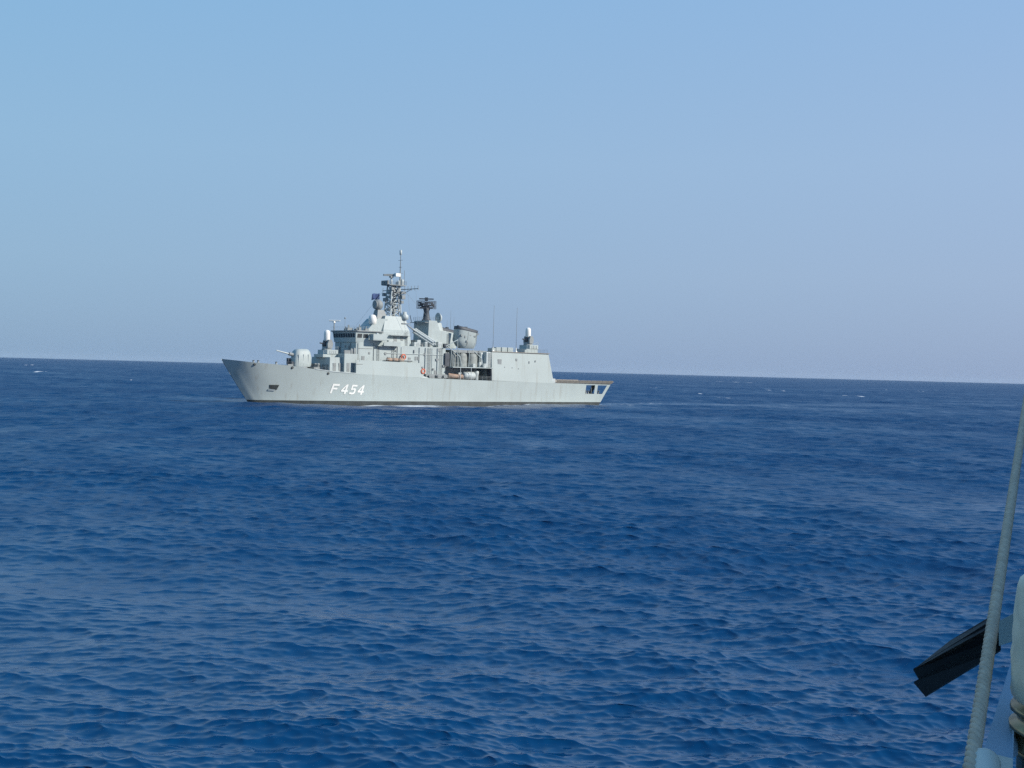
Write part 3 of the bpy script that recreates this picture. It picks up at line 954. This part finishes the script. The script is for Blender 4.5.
for v in (-1.7, 1.7): mb.tube([(50.2, 0, 25.1), (50.2, v, 26.4)], .1, 5)
pts = [(rows[j][i][0] + .02, rows[j][i][1], rows[j][i][2]) for j in range(1, 6) for i in range(1, 12)]
mb.add(pts, [(j * 11 + i, j * 11 + i + 1, (j + 1) * 11 + i + 1, (j + 1) * 11 + i) for j in range(4) for i in range(10) if (i * 3 + j * 5) % 7 not in (0, 3)])
mb.turn(50.1, 0, -52); part(mb, "air_search_radar", M["dark"], ped)
mb = MB(); mb.box(49.6, 50.1, -1.9, 1.9, 27.35, 27.65); mb.box(49.5, 50.2, -.4, .4, 27.0, 27.9); mb.turn(50.1, 0, -52); part(mb, "radar_bar", M["dark"], ped)
mb = MB(); mb.frus(52.4, 54.6, -.6, 1.7, 19.0, 53.0, 54.2, .0, 1.2, 21.4)
adp = part(mb, "director_pedestal", M["paint"], am)
mb = MB(); mb.lathe((53.4, .7, 22.7), [(.15, 1.0), (.9, .75), (1.35, .2), (1.4, .05), (1.25, .0), (.5, .3), (.02, .35)], 20, 'u'); mb.box(53.4, 54.4, .2, 1.2, 22.2, 23.2)
part(mb, "radar_director", M["lpaint"], adp)
mb = MB()
mb.tube([(43.2, 1.5, 20.4), (48.2, 2.6, 16.9)], .16, 6)
mb.box(45.2, 45.6, -2.5, 3.2, 14.905, 16.6); mb.box(48.0, 48.4, 1.5, 4.8, 14.905, 15.6)
ml = part(mb, "missile_rack", M["mid"])
for a in (0, 1):
    for b in (0, 1):
        mb = MB()
        o0 = Vector((.62 * a, .1 * a, .1 * a + .66 * b))
        mb.tube([Vector((49.2, 4.9, 15.35)) + o0, Vector((45.1, 1.4, 18.7)) + o0], .30, 12)
        for t in (.04, .35, .65, .96):
            c = Vector((49.2, 4.9, 15.35)).lerp(Vector((45.1, 1.4, 18.7)), t) + o0
            d = (Vector((45.1, 1.4, 18.7)) - Vector((49.2, 4.9, 15.35))).normalized() * .08
            mb.tube([c - d, c + d], .34, 12)
        part(mb, "missile_canister", M["lpaint"], ml)
mb = MB()
mb.box(44.0, 48.3, -3.0, 3.0, 14.903, 15.6); mb.rail([(44.3, 4.9, 14.905), (48.2, 4.9, 14.905)], 1.0, .8, .03)
part(mb, "missile_deck", M["mid"], ml)


def funnel(v, sg):
    def ring(zf, zr, u0, u1, w, vo):
        out = []
        for k in range(28):
            a = 2 * math.pi * k / 28
            c, s = math.cos(a), math.sin(a)
            cu = math.copysign(abs(c) ** .6, c); cs = math.copysign(abs(s) ** .6, s)
            u = (u0 + u1) / 2 + (u1 - u0) / 2 * cu
            t = (u - u0) / (u1 - u0)
            out.append((u, vo + w * cs, zf + (zr - zf) * t))
        return out
    mb = MB()
    mb.loft([ring(14.9, 14.9, 58.4, 62.6, 1.2, v - sg * .2), ring(15.6, 15.5, 57.2, 62.7, 1.55, v), ring(17.0, 16.6, 56.2, 62.8, 1.75, v + sg * .15),
             ring(19.9, 18.9, 56.4, 63.0, 1.75, v + sg * .5)])
    f = part(mb, "funnel", M["paint"])
    mb = MB()
    mb.loft([ring(19.9, 18.9, 56.33, 63.07, 1.82, v + sg * .5), ring(20.7, 19.55, 56.4, 63.1, 1.82, v + sg * .58), ring(20.68, 19.53, 56.9, 62.5, 1.4, v + sg * .58)])
    part(mb, "funnel_cap", M["dark"], f)
    mb = MB()
    for u, z, w, h_ in ((57.0, 18.0, .5, .5), (58.2, 17.6, .35, .6), (59.8, 18.2, .5, .35), (61.2, 18.0, .7, .3), (58.8, 16.6, .4, .4)):
        vv = v + sg * 2.0
        mb.box(u, u + w, vv - .2, vv + .12, z, z + h_)
    mb.tube([(61.6, v + sg * 2.15, 18.0), (62.8, v + sg * 2.2, 18.9)], .12, 6)
    for u in (59.3, 62.2): mb.tube([(u, v + sg * 1.75, 15.6), (u, v + sg * 2.2, 19.2)], .06, 5)
    each(mb, "funnel_fitting", M["mid"], f)
    mb = MB(); mb.tube([(57.5, v, 20.5), (57.5, v, 20.9)], .3, 8); mb.tube([(60, v, 19.9), (60, v, 20.6)], .5, 10); part(mb, "exhaust_pipe", M["dark"], f)


funnel(4.2, 1)
funnel(-4.2, -1)
mb = MB()
mb.box(53.002, 64.0, -4.2, 4.2, 6.6, 13.7)
mb.box(55.402, 66.5, -5.2, 5.2, 13.703, 14.4)
uptake = part(mb, "uptake_house", M["mid"])
mb = MB()
for u, w in ((54.6, 1.6), (57.4, 2.6), (60.6, 2.9)):
    rings = []
    for z, k in ((10.0, 1), (12.6, 1), (13.3, .85), (13.6, .5)):
        rings.append([(u + w * (.5 + .5 * k * math.cos(a * math.pi / 6)), 5.0 + .8 * k * math.sin(a * math.pi / 6), z) for a in range(12)])
    mb.loft(rings)
each(mb, "air_intake", M["green"], uptake)
mb = MB()
for u in (54.2, 56.7, 60.1, 63.6): mb.tube([(u, 5.8, 10.0), (u + .3, 5.6, 14.6)], .1, 6)
mb.tube([(53.2, 5.0, 15.6), (56.6, 6.6, 12.6), (57.0, 6.8, 10.1)], .13, 6)
mb.tube([(55.8, 6.5, 10), (55.8, 6.5, 17.2)], .1, 6); mb.tube([(55.8, 6.5, 17.0), (52.4, 6.0, 15.2)], .13, 6)
mb.tube([(62.0, 4.8, 14.6), (63.8, 6.4, 12.4), (64.2, 6.8, 10.1)], .13, 6)
each(mb, "davit_bar", M["paint"], uptake)
mb = MB()
mb.box(54.0, 67.2, 4.21, 7.2, 9.75, 9.98); mb.box(54.0, 67.2, -7.2, -4.21, 9.75, 9.98)
bd = part(mb, "boat_deck", M["paint"])
mb = MB(); mb.rail([(54.2, 7.1, 9.98), (65.5, 7.1, 9.98)], 1.05, 1.4, .025); part(mb, "boat_deck_rail", M["lpaint"], bd)
mb = MB()
for u in (56.5, 60.0): mb.tube([(u, 7.1, 6.6), (u, 7.1, 9.75)], .09, 6)
each(mb, "boat_deck_post", M["lpaint"], bd)
mb = MB()
for u, v, a, h_ in ((64.9, 6.4, .35, 1.0), (64.0, 5.2, .5, 1.4), (61.6, 5.9, .4, .9)): mb.box(u - a, u + a, v - a, v + a, 9.98, 9.98 + h_)
each(mb, "boat_deck_locker", M["lpaint"], bd)
mb = MB()
mb.rail([(46.6, 7.15, 6.75), (66.8, 7.15, 6.55)], 1.05, 1.5, .025)
part(mb, "well_rail", M["lpaint"])
# gear in the well: reels, winch, ducts
mb = MB()
for u in (47.6, 50.2, 52.2): mb.lathe((u, 5.6, 7.4), [(.55, 0), (.55, .08), (.25, .1), (.25, .8), (.55, .82), (.55, .9)], 14, 'v')
for u in (46.8, 48.8, 51.3): mb.box(u - .35, u + .35, 5.15, 5.9, 6.6, 7.9)
each(mb, "cable_reel", M["mid"])
mb = MB()
mb.lathe((58.4, 5.6, 7.7), [(.1, -.1), (1.0, 0), (1.05, 1.2), (1.05, 3.4), (.7, 3.8), (.1, 3.9)], 16, 'u')
mb.lathe((63.0, 5.4, 6.6), [(.55, 0), (.6, 1.4), (.7, 1.6), (.7, 2.4), (.1, 2.6)], 14)
mb.box(57.2, 58.2, 4.3, 5.4, 6.6, 8.6)
each(mb, "ventilation_trunk", M["lpaint"])

# ------------------------------------------------------------------ hangar
mb = MB()
mb.add([(66.9, 7.27, 6.55), (88.9, 7.05, 6.1), (88.9, -7.05, 6.1), (66.9, -7.27, 6.55),
        (66.9, 6.75, 14.2), (87.0, 6.6, 14.2), (87.0, -6.6, 14.2), (66.9, -6.75, 14.2)],
       [(3, 2, 1, 0), (4, 5, 6, 7), (0, 1, 5, 4), (1, 2, 6, 5), (2, 3, 7, 6), (3, 0, 4, 7)])
hangar = part(mb, "hangar", M["hull"])
mb = MB()
mb.box(65.2, 66.898, -6.6, 6.7, 9.985, 14.15); mb.box(64.2, 65.198, -5.6, 5.6, 9.985, 13.9)
part(mb, "hangar_front", M["lpaint"], hangar, bevel=.2)
mb = MB()
mb.box(66.7, 66.88, 5.2, 7.0, 6.65, 9.6)  # dark sheet painting the shade inside the passage opening
part(mb, "passage_shadow_panel", M["dark"], hangar)
mb = MB(); mb.box(66.95, 87.3, -6.9, 6.9, 14.203, 14.36); part(mb, "hangar_roof", M["net"], hangar)
mb = MB()
for u, z, w, h_ in ((69.0, 11.0, 1.2, 1.3), (75.2, 12.0, .5, .6), (79.8, 11.4, .25, .6), (82.0, 11.8, .25, .5), (73.8, 10.0, .22, .22), (71.2, 10.1, .22, .22), (76.0, 9.8, .2, .2)):
    v = 7.27 - .5 * (z - 6.4) / 7.7 - .08
    mb.box(u, u + w, v - .1, v + .12, z, z + h_)
each(mb, "hangar_vent", M["mid"], hangar)
mb = MB()
for u, v, a, b_, h_ in ((68.6, 4.6, .6, 1.0, .9), (70.2, 4.6, .8, 1.0, 1.15), (72.2, 4.6, .9, 1.0, 1.2), (74.3, 4.6, .9, 1.0, 1.2), (81.0, 3.5, .7, .9, .8)):
    mb.box(u - a, u + a, v - b_, v + b_, 14.36, 14.36 + h_)
each(mb, "roof_locker", M["paint"], hangar, bevel=.04)
mb = MB(); mb.rail([(67, 6.6, 14.36), (81, 6.5, 14.36)], .95, 1.5, .022); mb.rail([(86.9, 6.4, 14.36), (86.9, -6.4, 14.36)], .95, 1.5, .022)
mb.rail([(87.2, 4, 14.36), (81, 6.5, 14.36)], .95, 1.5, .02)
part(mb, "roof_rail", M["mid"], hangar)
mb = MB(); mb.box(88.1, 89.4, 6.0, 7.02, 6.225, 7.4); part(mb, "flight_deck_locker", M["lpaint"])
for u, v in ((68.4, 5.4), (77.2, 4.4)):
    mb = MB()
    mb.lathe((u, v, 14.36), [(.35, 0), (.3, .3), (.14, .5), (.1, 1.2)], 10)
    w_ = part(mb, "whip_base", M["white"])
    mb = MB(); mb.tube([(u, v, 15.5), (u, v, 19.5), (u + .05, v, 26.6)], .09, 6, .04); part(mb, "whip_antenna", M["mid"], w_)
for (u, v, z0, z1) in ((61.0, -4, 20.2, 25.2), (55.5, 2.0, 18.7, 22.0), (57, 3, 20.6, 23), (90.2, -5.5, 7.0, 14), (87.2, -2, 14.3, 18.2)):
    mb = MB(); mb.tube([(u, v, z0), (u, v, z1)], .05, 5, .025); part(mb, "whip_antenna", M["mid"])
# forecastle fittings and rail
mb = MB()
pp = []
for u in (-6.6, -4, -1, 3, 7, 11, 15, 18.6):
    z = float(np.interp(u, *SHEER)); pp.append((u, half(u, z) - .15, z))
mb.rail(pp[4:], .95, 1.7, .016)
part(mb, "forecastle_rail", M["mid"])
mb = MB()
for u, v in ((1.5, 1.2), (1.5, -1.2), (5.5, 2.6)):
    z = float(np.interp(u, *SHEER)) - .05
    mb.lathe((u, v, z), [(.45, 0), (.4, .15), (.22, .3), (.25, .7), (.38, .75)], 12)
mb.box(7.6, 9.0, 3.9, 4.5, 9.1, 9.55)
each(mb, "deck_capstan", M["mid"])
mb = MB(); mb.tube([(30.5, 6.85, 11.4), (38, 6.95, 11.2), (43, 7.0, 11.2)], .03, 4)
for u in range(26, 44, 2): mb.tube([(u, 6.8, 10.6), (u, 6.8, 11.5)], .025, 4)
part(mb, "bulwark_rail", M["lpaint"])
# stays from the topmast
mb = MB()
for a_, b_ in (((41.6, 7.4, 29.4), (44.0, 6.0, 15.0)), ((41.6, 3.6, 29.4), (43.0, 4.6, 15.0)), ((41.6, -7.6, 29.4), (30.5, -4.6, 18.4)), ((41.0, 1, 30.3), (50.0, 2.6, 21.8))):
    mb.tube([a_, b_], .02, 4)
each(mb, "signal_halyard", M["mid"])

# ladders, deck lamps, mast gear and other small fittings that break up the plating
def ladder(u, v, z0, z1, parent, name="ladder", m="mid"):
    mb = MB()
    for d in (-.28, .28): mb.tube([(u + d, v, z0), (u + d, v, z1)], .045, 4)
    k = int((z1 - z0) / .35)
    for i in range(k): mb.tube([(u - .28, v, z0 + .2 + i * .35), (u + .28, v, z0 + .2 + i * .35)], .035, 4)
    part(mb, name, M[m], parent)


ladder(32.2, 5.3, 10.0, 14.8, bridge); ladder(36.6, 5.2, 10.0, 14.7, house); ladder(47.9, 5.25, 6.7, 14.7, house); ladder(41.8, 3.5, 15.0, 18.8, fm)
ladder(54.9, 3.55, 15.0, 18.6, am); ladder(51.6, 5.25, 6.7, 14.8, house); ladder(66.2, 6.85, 10.0, 14.1, hangar)
mb = MB()
for u, z in ((34.2, 12.5), (37.3, 13.4), (42.9, 13.2), (46.2, 12.6), (49.9, 11.4), (50.6, 13.8), (45.6, 9.4), (48.9, 9.0), (52.1, 9.8)):
    mb.box(u, u + random.uniform(.3, .8), 5.1, 5.1 + random.uniform(.15, .4), z, z + random.uniform(.3, .9))
each(mb, "wall_fitting", M["mid"], house)
mb = MB()
mb.box(52.6, 54.0, 4.9, 5.6, 10.0, 13.4); mb.box(52.4, 53.4, 4.6, 5.4, 14.91, 15.9)  # solid dark blocks painted as the shadow of a recess
part(mb, "recess_shadow_block", M["dark"], uptake)
mb = MB()
for u, v, z, a, h_ in ((38.0, -1.7, 27.6, .35, .8), (38.1, 1.5, 25.2, .3, 1.0), (41.4, 1.5, 25.8, .35, .7), (40.2, 1.3, 28.6, .3, .6), (38.5, 1.3, 29.1, .4, .7), (39.2, 1.4, 23.4, .3, .9), (41.6, -1.2, 28.5, .4, .8)):
    mb.box(u - a, u + a, v - a, v + a, z, z + h_)
each(mb, "mast_fitting", M["mid"], mast)
for v in (-1.2, 0.1, 1.3):
    mb = MB(); mb.tube([(37.6, v, 30.4), (36.9, v * 1.1, 30.4), (36.9, v * 1.1, 31.4)], .07, 5); part(mb, "mast_aerial", M["dark"], mast)
mb = MB()
mb.tube([(38.9, 1.2, 22.6), (39.0, 1.2, 30.0)], .13, 6); mb.tube([(40.6, 1.3, 22.6), (40.4, 1.1, 30.0)], .1, 6)
each(mb, "cable_trunk", M["dark"], mast)

# ------------------------------------------------------------------ loose things aboard the frigate
def on_ship(mb, name, m, u, v, z, label, cat, group=None, rz=0.0):
    o = mb.build(name, m, None, loc=W(u, v, z), rz=TH + rz)
    return tag(o, label, cat, group)


mb = MB()                                                # flag streaming from the starboard yard
pts = []
for j in range(5):
    for i in range(9):
        pts.append((-i * .31, .22 * math.sin(i * 1.05 + j * .3) * (i / 8 + .1), -j * .4 - .05 * i - .1 * math.sin(i * .8)))
mb.add(pts, [(j * 9 + i, j * 9 + i + 1, j * 9 + i + 10, j * 9 + i + 9) for j in range(4) for i in range(8)], True)
fl = on_ship(mb, "flag", M["flag"], 40.6, -7.8, 28.75, "dark blue flag streaming from the mast yard", "flag")
so = fl.modifiers.new("thick", 'SOLIDIFY'); so.thickness = 0.02


def ring_mb(r=.62, t=.17):
    mb = MB(); n, m_ = 20, 8
    P = [((r + t * math.cos(2 * math.pi * j / m_)) * math.cos(2 * math.pi * i / n), t * math.sin(2 * math.pi * j / m_),
          (r + t * math.cos(2 * math.pi * j / m_)) * math.sin(2 * math.pi * i / n)) for i in range(n) for j in range(m_)]
    mb.add(P, [(i * m_ + j, i * m_ + (j + 1) % m_, ((i + 1) % n) * m_ + (j + 1) % m_, ((i + 1) % n) * m_ + j) for i in range(n) for j in range(m_)], True)
    return mb


on_ship(ring_mb(), "lifebuoy", M["orange"], 39.6, 5.6, 12.1, "orange lifebuoy hung on the grey wall below the foremast", "lifebuoy", "orange lifebuoys on the frigate")
on_ship(ring_mb(.55), "lifebuoy", M["orange"], 44.6, 7.25, 8.6, "orange lifebuoy at the front end of the open side passage", "lifebuoy", "orange lifebuoys on the frigate")
mb = MB()                                                # rolled tan covers along the 01 deck rail
for k in range(3):
    mb.lathe((k * 1.75, 0, .42), [(.05, 0), (.36, .05), (.42, .8), (.36, 1.55), (.05, 1.6)], 12, 'u')
on_ship(mb, "canvas_roll", M["tan"], 34.2, 6.1, 10.9, "long brown canvas roll lying on the deck beside the bridge", "canvas roll")
mb = MB()
rings = []
for t, w in ((0, .15), (.15, .62), (.4, .8), (.8, .82), (1.0, .7)):
    u = t * 4.4
    rings.append([(u, w * math.cos(a), .75 + .62 * math.sin(a) + (.3 * (1 - t) ** 2)) for a in [2 * math.pi * k / 14 for k in range(14)]])
mb.loft(rings)
on_ship(mb, "workboat", M["tan"], 53.4, 6.1, 6.62, "orange-tan covered boat stowed in the open side passage", "boat")

# ------------------------------------------------------------------ the ship the picture is taken from
FY = 1.0
own = empty("vessel", (0.9, 2.2, H - 2.4))
tag(own, "blue-grey ship's side plate with white edge in the lower right corner", "ship")


class MW(MB):
    """same collector in plain world axes"""
    def add(s, pts, faces, smooth=False):
        n = len(s.v)
        s.v += [tuple(p) for p in pts]
        s.f += [tuple(i + n for i in f) for f in faces]
        s.sm += [smooth] * len(faces)
        s.pc += [s.n] * len(faces)
        return s


def pix(px, py, d):
    """point on the viewing line of a picture measurement, d metres away along it (used to size the near objects)"""
    c, s = math.cos(ROLL), math.sin(ROLL)
    x, y = px - 512, py - 384
    v = Vector((x, -y, -1200.0)).normalized() * d
    return cam.matrix_world @ v


def wbuild(mb, name, m, parent=None, bevel=0, origin=None):
    if origin is None: origin = parent.location if parent else Vector((0, 0, 0))
    origin = Vector(origin)
    mb.v = [tuple(Vector(p) - origin) for p in mb.v]
    o = mb.build(name, m, parent, bevel=bevel)
    if not parent: o.location = origin
    return o


# the deck underfoot; unseen deckhouse behind and right, added to shade rope and post
mb = MW()
mb.add([(-4, -1.6, H - 1.7), (4.98, -1.6, H - 1.7), (4.98, .7, H - 1.7), (-4, .7, H - 1.7), (-4, -1.6, H - 1.8), (4.98, -1.6, H - 1.8), (4.98, .7, H - 1.8), (-4, .7, H - 1.8)],
       [(0, 1, 2, 3), (4, 5, 6, 7), (0, 1, 5, 4), (1, 2, 6, 5), (2, 3, 7, 6), (3, 0, 4, 7)])
wbuild(mb, "deck", M["owndeck"], own)
def wbox(mb, x0, x1, y0, y1, z0, z1):
    return mb.add([(x0, y0, z0), (x1, y0, z0), (x1, y1, z0), (x0, y1, z0), (x0, y0, z1), (x1, y0, z1), (x1, y1, z1), (x0, y1, z1)],
                  [(0, 3, 2, 1), (4, 5, 6, 7), (0, 1, 5, 4), (1, 2, 6, 5), (2, 3, 7, 6), (3, 0, 4, 7)])
mb = wbox(MW(), -4, 4.99, -6.0, -1.605, H - 1.7, H + 0.9)
wbox(mb, 5.0, 9, -6.0, 7.0, H - 1.7, H + 2.7)
wbuild(mb, "shade_deckhouse", M["hull"], own)
mb = wbox(MW(), -4, 4.99, -6.0, .66, -1.5, H - 1.802)
wbox(mb, 5.0, 9, -6.0, 7.2, -1.5, H - 1.804)
wbuild(mb, "ship_side", M["hull"], own)

# blue-grey plate leaning out beyond the rope
D1 = 2.35
q = [pix(1011, 662, D1 + .55), pix(983, 752, D1), pix(1013, 758, D1), pix(1016, 664, D1 + .5)]
mb = MW()
back = Vector((.03, .05, -.01))
low = Vector((-.02, -.05, -.9))
mb.loft([[q[0], q[1], q[2] , q[3]], [p + back for p in q]], False)
wbuild(mb, "side_plate", M["bluegrey"], own)
# white flange and rounded pipe end at the very corner
mb = MW()
f = [pix(981, 751, D1 - .01), pix(1013, 758.5, D1 - .01), pix(1012, 790, D1 - .12), pix(984, 790, D1 - .12)]
mb.loft([f, [p + Vector((0, .03, -.03)) for p in f]], False)
wbuild(mb, "edge_flange", M["cream"], own, bevel=.004)
mb = MW()
a, b = pix(984, 764, D1 - .16), pix(990, 830, D1 - .35)
mb.tube([a.lerp(b, t) for t in (0, .1, .3, 1)], .026, 20)
mb2 = mb
cdir = (a - b).normalized()
rings = []
s1 = cdir.cross(Vector((0, 0, 1))).normalized(); s2 = cdir.cross(s1)
for k in range(6):
    p_ = k / 5 * math.pi / 2
    rr = .0262 * max(math.cos(p_), .02)
    rings.append([a + cdir * .022 * math.sin(p_) + s1 * rr * math.cos(t) + s2 * rr * math.sin(t) for t in [2 * math.pi * j / 20 for j in range(20)]])
mb.loft(rings)
wbuild(mb, "pipe_end", M["cream"], own)

# canvas-wrapped post with a brass fitting below
D2 = 2.5
post = empty("wrapped_post", pix(1050, 800, D2))
tag(post, "pale canvas-wrapped post at the right edge above a brass fitting", "post")
mb = MW()
cx = []
rng = random.Random(3)
prof = [(579, 1093.5, 30), (579.5, 1093.5, 50), (581, 1093.5, 57), (584, 1093.0, 60), (592, 1092.5, 61.5), (604, 1092.0, 62.5), (612, 1091.5, 63), (620, 1091.5, 63.4), (630, 1091.5, 64), (640, 1091.5, 65),
        (650, 1091.5, 64.6), (660, 1091.5, 65.2), (670, 1091.5, 64.8), (680, 1091.5, 65.3), (688, 1091.5, 65), (696, 1091.5, 65.4), (702, 1091.5, 65), (705, 1091.5, 63)]
rings = []
for i, (py, cxp, rp_) in enumerate(prof):
    c = pix(cxp, py, D2); rr = rp_ * D2 / 1200
    ring = []
    for k in range(90):
        t = 2 * math.pi * k / 90
        w = 1 + .003 * math.sin(5 * t + i * 1.7) + .007 * math.sin(17 * t - i * 1.3) + (rng.random() - .5) * (.006 + .0012 * i)
        ring.append(c + Vector((rr * w * math.cos(t), rr * w * math.sin(t), 0)))
    rings.append(ring)
mb.loft(rings)
wbuild(mb, "canvas_cover", M["canvas"], post)
mb = MW()
def hring(px, py, rp_, d=D2, n=28):
    c = pix(px, py, d); rr = rp_ * d / 1200
    return [c + Vector((rr * math.cos(2 * math.pi * k / n), rr * math.sin(2 * math.pi * k / n), 0)) for k in range(n)]
mb.loft([hring(1091, 701, 60.0), hring(1091, 709, 60.0), hring(1091, 711, 65.0), hring(1091, 716, 66.0), hring(1091, 718, 60.0), hring(1091, 727, 60.0), hring(1091, 729, 66.5), hring(1091, 734, 66.5), hring(1091, 737, 61.0),
         hring(1091, 748, 62.0), hring(1091, 750, 67.0), hring(1091, 756, 67.0), hring(1091, 758, 60.0), hring(1091, 900, 60.0)])
fit = wbuild(mb, "brass_fitting", M["brass"], post)
mb = MW()
mb.tube([pix(1011, 704, D2 - .08), pix(1010, 716, D2 - .1), pix(1013, 728, D2 - .1), pix(1011, 744, D2 - .09), pix(1016, 752, D2 - .1)], .006, 8)
mb.tube([pix(1011, 742, D2 - .09), pix(1022, 750, D2 - .12)], .007, 8); mb.tube([pix(1013, 736, D2 - .1), pix(1026, 728, D2 - .13)], .005, 8)
wbuild(mb, "brass_clip", M["brass"], fit)

# three-strand rope running down past the edge
ra, rb = pix(1039, 318, 7.2), pix(958.5, 850, 1.93)
mid_ = [pix(1024, 400, 5.4), pix(1002, 570, 3.1), pix(990, 646, 2.62), pix(973, 750, 2.18)]
mb = MW()
ax = (rb - ra).normalized(); L = (rb - ra).length
s1 = ax.cross(Vector((0, 0, 1))).normalized(); s2 = ax.cross(s1)
N_ = 620
for k in range(3):
    pts = []
    for i in range(N_ + 1):
        t = i / N_ * L
        ph = -2 * math.pi * t / .062 + k * 2 * math.pi / 3
        pts.append(ra + ax * t + (s1 * math.cos(ph) + s2 * math.sin(ph)) * .0060)
    mb.tube(pts, .0072, 10)
rope = wbuild(mb, "rope", M["rope"], None, origin=rb)
tag(rope, "thick twisted grey rope slanting down the right edge", "rope")

# black stepped trough jutting out over the water
D3 = 3.9
tr = empty("black_hood", pix(1012, 634, D3))
tag(tr, "black two-plate metal hood jutting out over the sea behind the rope", "hood")
ax = pix(1002, 634, D3 + .05) - pix(917, 684, D3 - .1)
view = (pix(960, 655, D3) - cam.location).normalized()
up = ax.cross(view).normalized()
if up.z < 0: up = -up
def plate(tl, bl, br, tr_, d, thick):
    f = [pix(*tl, d - .1), pix(*bl, d - .1), pix(*br, d + .05), pix(*tr_, d + .05)]
    return MW().loft([f, [p + view * thick + Vector((0, 0, -.004)) for p in f]], False)
wbuild(plate((913, 669), (921, 683), (1001, 638), (1000, 615), D3, .03), "upper_plate", M["black"], tr, bevel=.003)
wbuild(plate((913.5, 682), (925.5, 696), (1001, 650), (1000, 633), D3 - .045, .03), "lower_plate", M["black"], tr, bevel=.003)
mb = MW()                                               # brown top ledge: rust and the lit top face painted as one tone
f = [pix(914, 669, D3 - .1), pix(940, 655, D3 - .08), pix(1000, 622, D3 + .04), pix(1000, 613, D3 + .09), pix(985, 619.5, D3 + .07), pix(950, 640.5, D3 + .02)]
mb.loft([f, [p + Vector((.004, .01, -.012)) for p in f]], False)
wbuild(mb, "top_ledge", M["rust"], tr)
mb = MW()
f = [pix(999, 621, D3 - .02), pix(999, 646, D3 - .02), pix(1020, 639, D3 + .02), pix(1020, 610, D3 + .02)]
mb.loft([f, [p + view * .06 for p in f]], False)
br = wbuild(mb, "bracket_arm", M["paint"], tr, bevel=.003)
mb = MW()
f = [pix(998, 616, D3 - .03), pix(999, 623, D3 - .03), pix(1020, 614, D3), pix(1020, 607, D3), pix(1010, 609.5, D3 - .01)]
mb.loft([f, [p + view * .08 for p in f]], False)
f = [pix(996, 646, D3 - .03), pix(997, 654, D3 - .03), pix(1006, 651, D3 - .01), pix(1012, 653, D3), pix(1013, 642, D3)]
mb.loft([f, [p + view * .08 for p in f]], False)
wbuild(mb, "bracket_clamp", M["rust"], br)

# ------------------------------------------------------------------ sea haze
mb = wbox(MW(), -14500, 14500, -14500, 14500, -3.5, 46)
hz = MW.build(mb, "haze", [])
hm = bpy.data.materials.new("haze"); hm.use_nodes = True
hn = hm.node_tree.nodes
hn.remove(hn["Principled BSDF"])
hv = hn.new("ShaderNodeVolumePrincipled")
hv.inputs["Color"].default_value = (0.72, 0.85, 1.0, 1)
hv.inputs["Density"].default_value = 0.000022
hm.node_tree.links.new(hv.outputs[0], hn["Material Output"].inputs["Volume"])
hz.data.materials.append(hm)
tag(hz, kind="stuff")
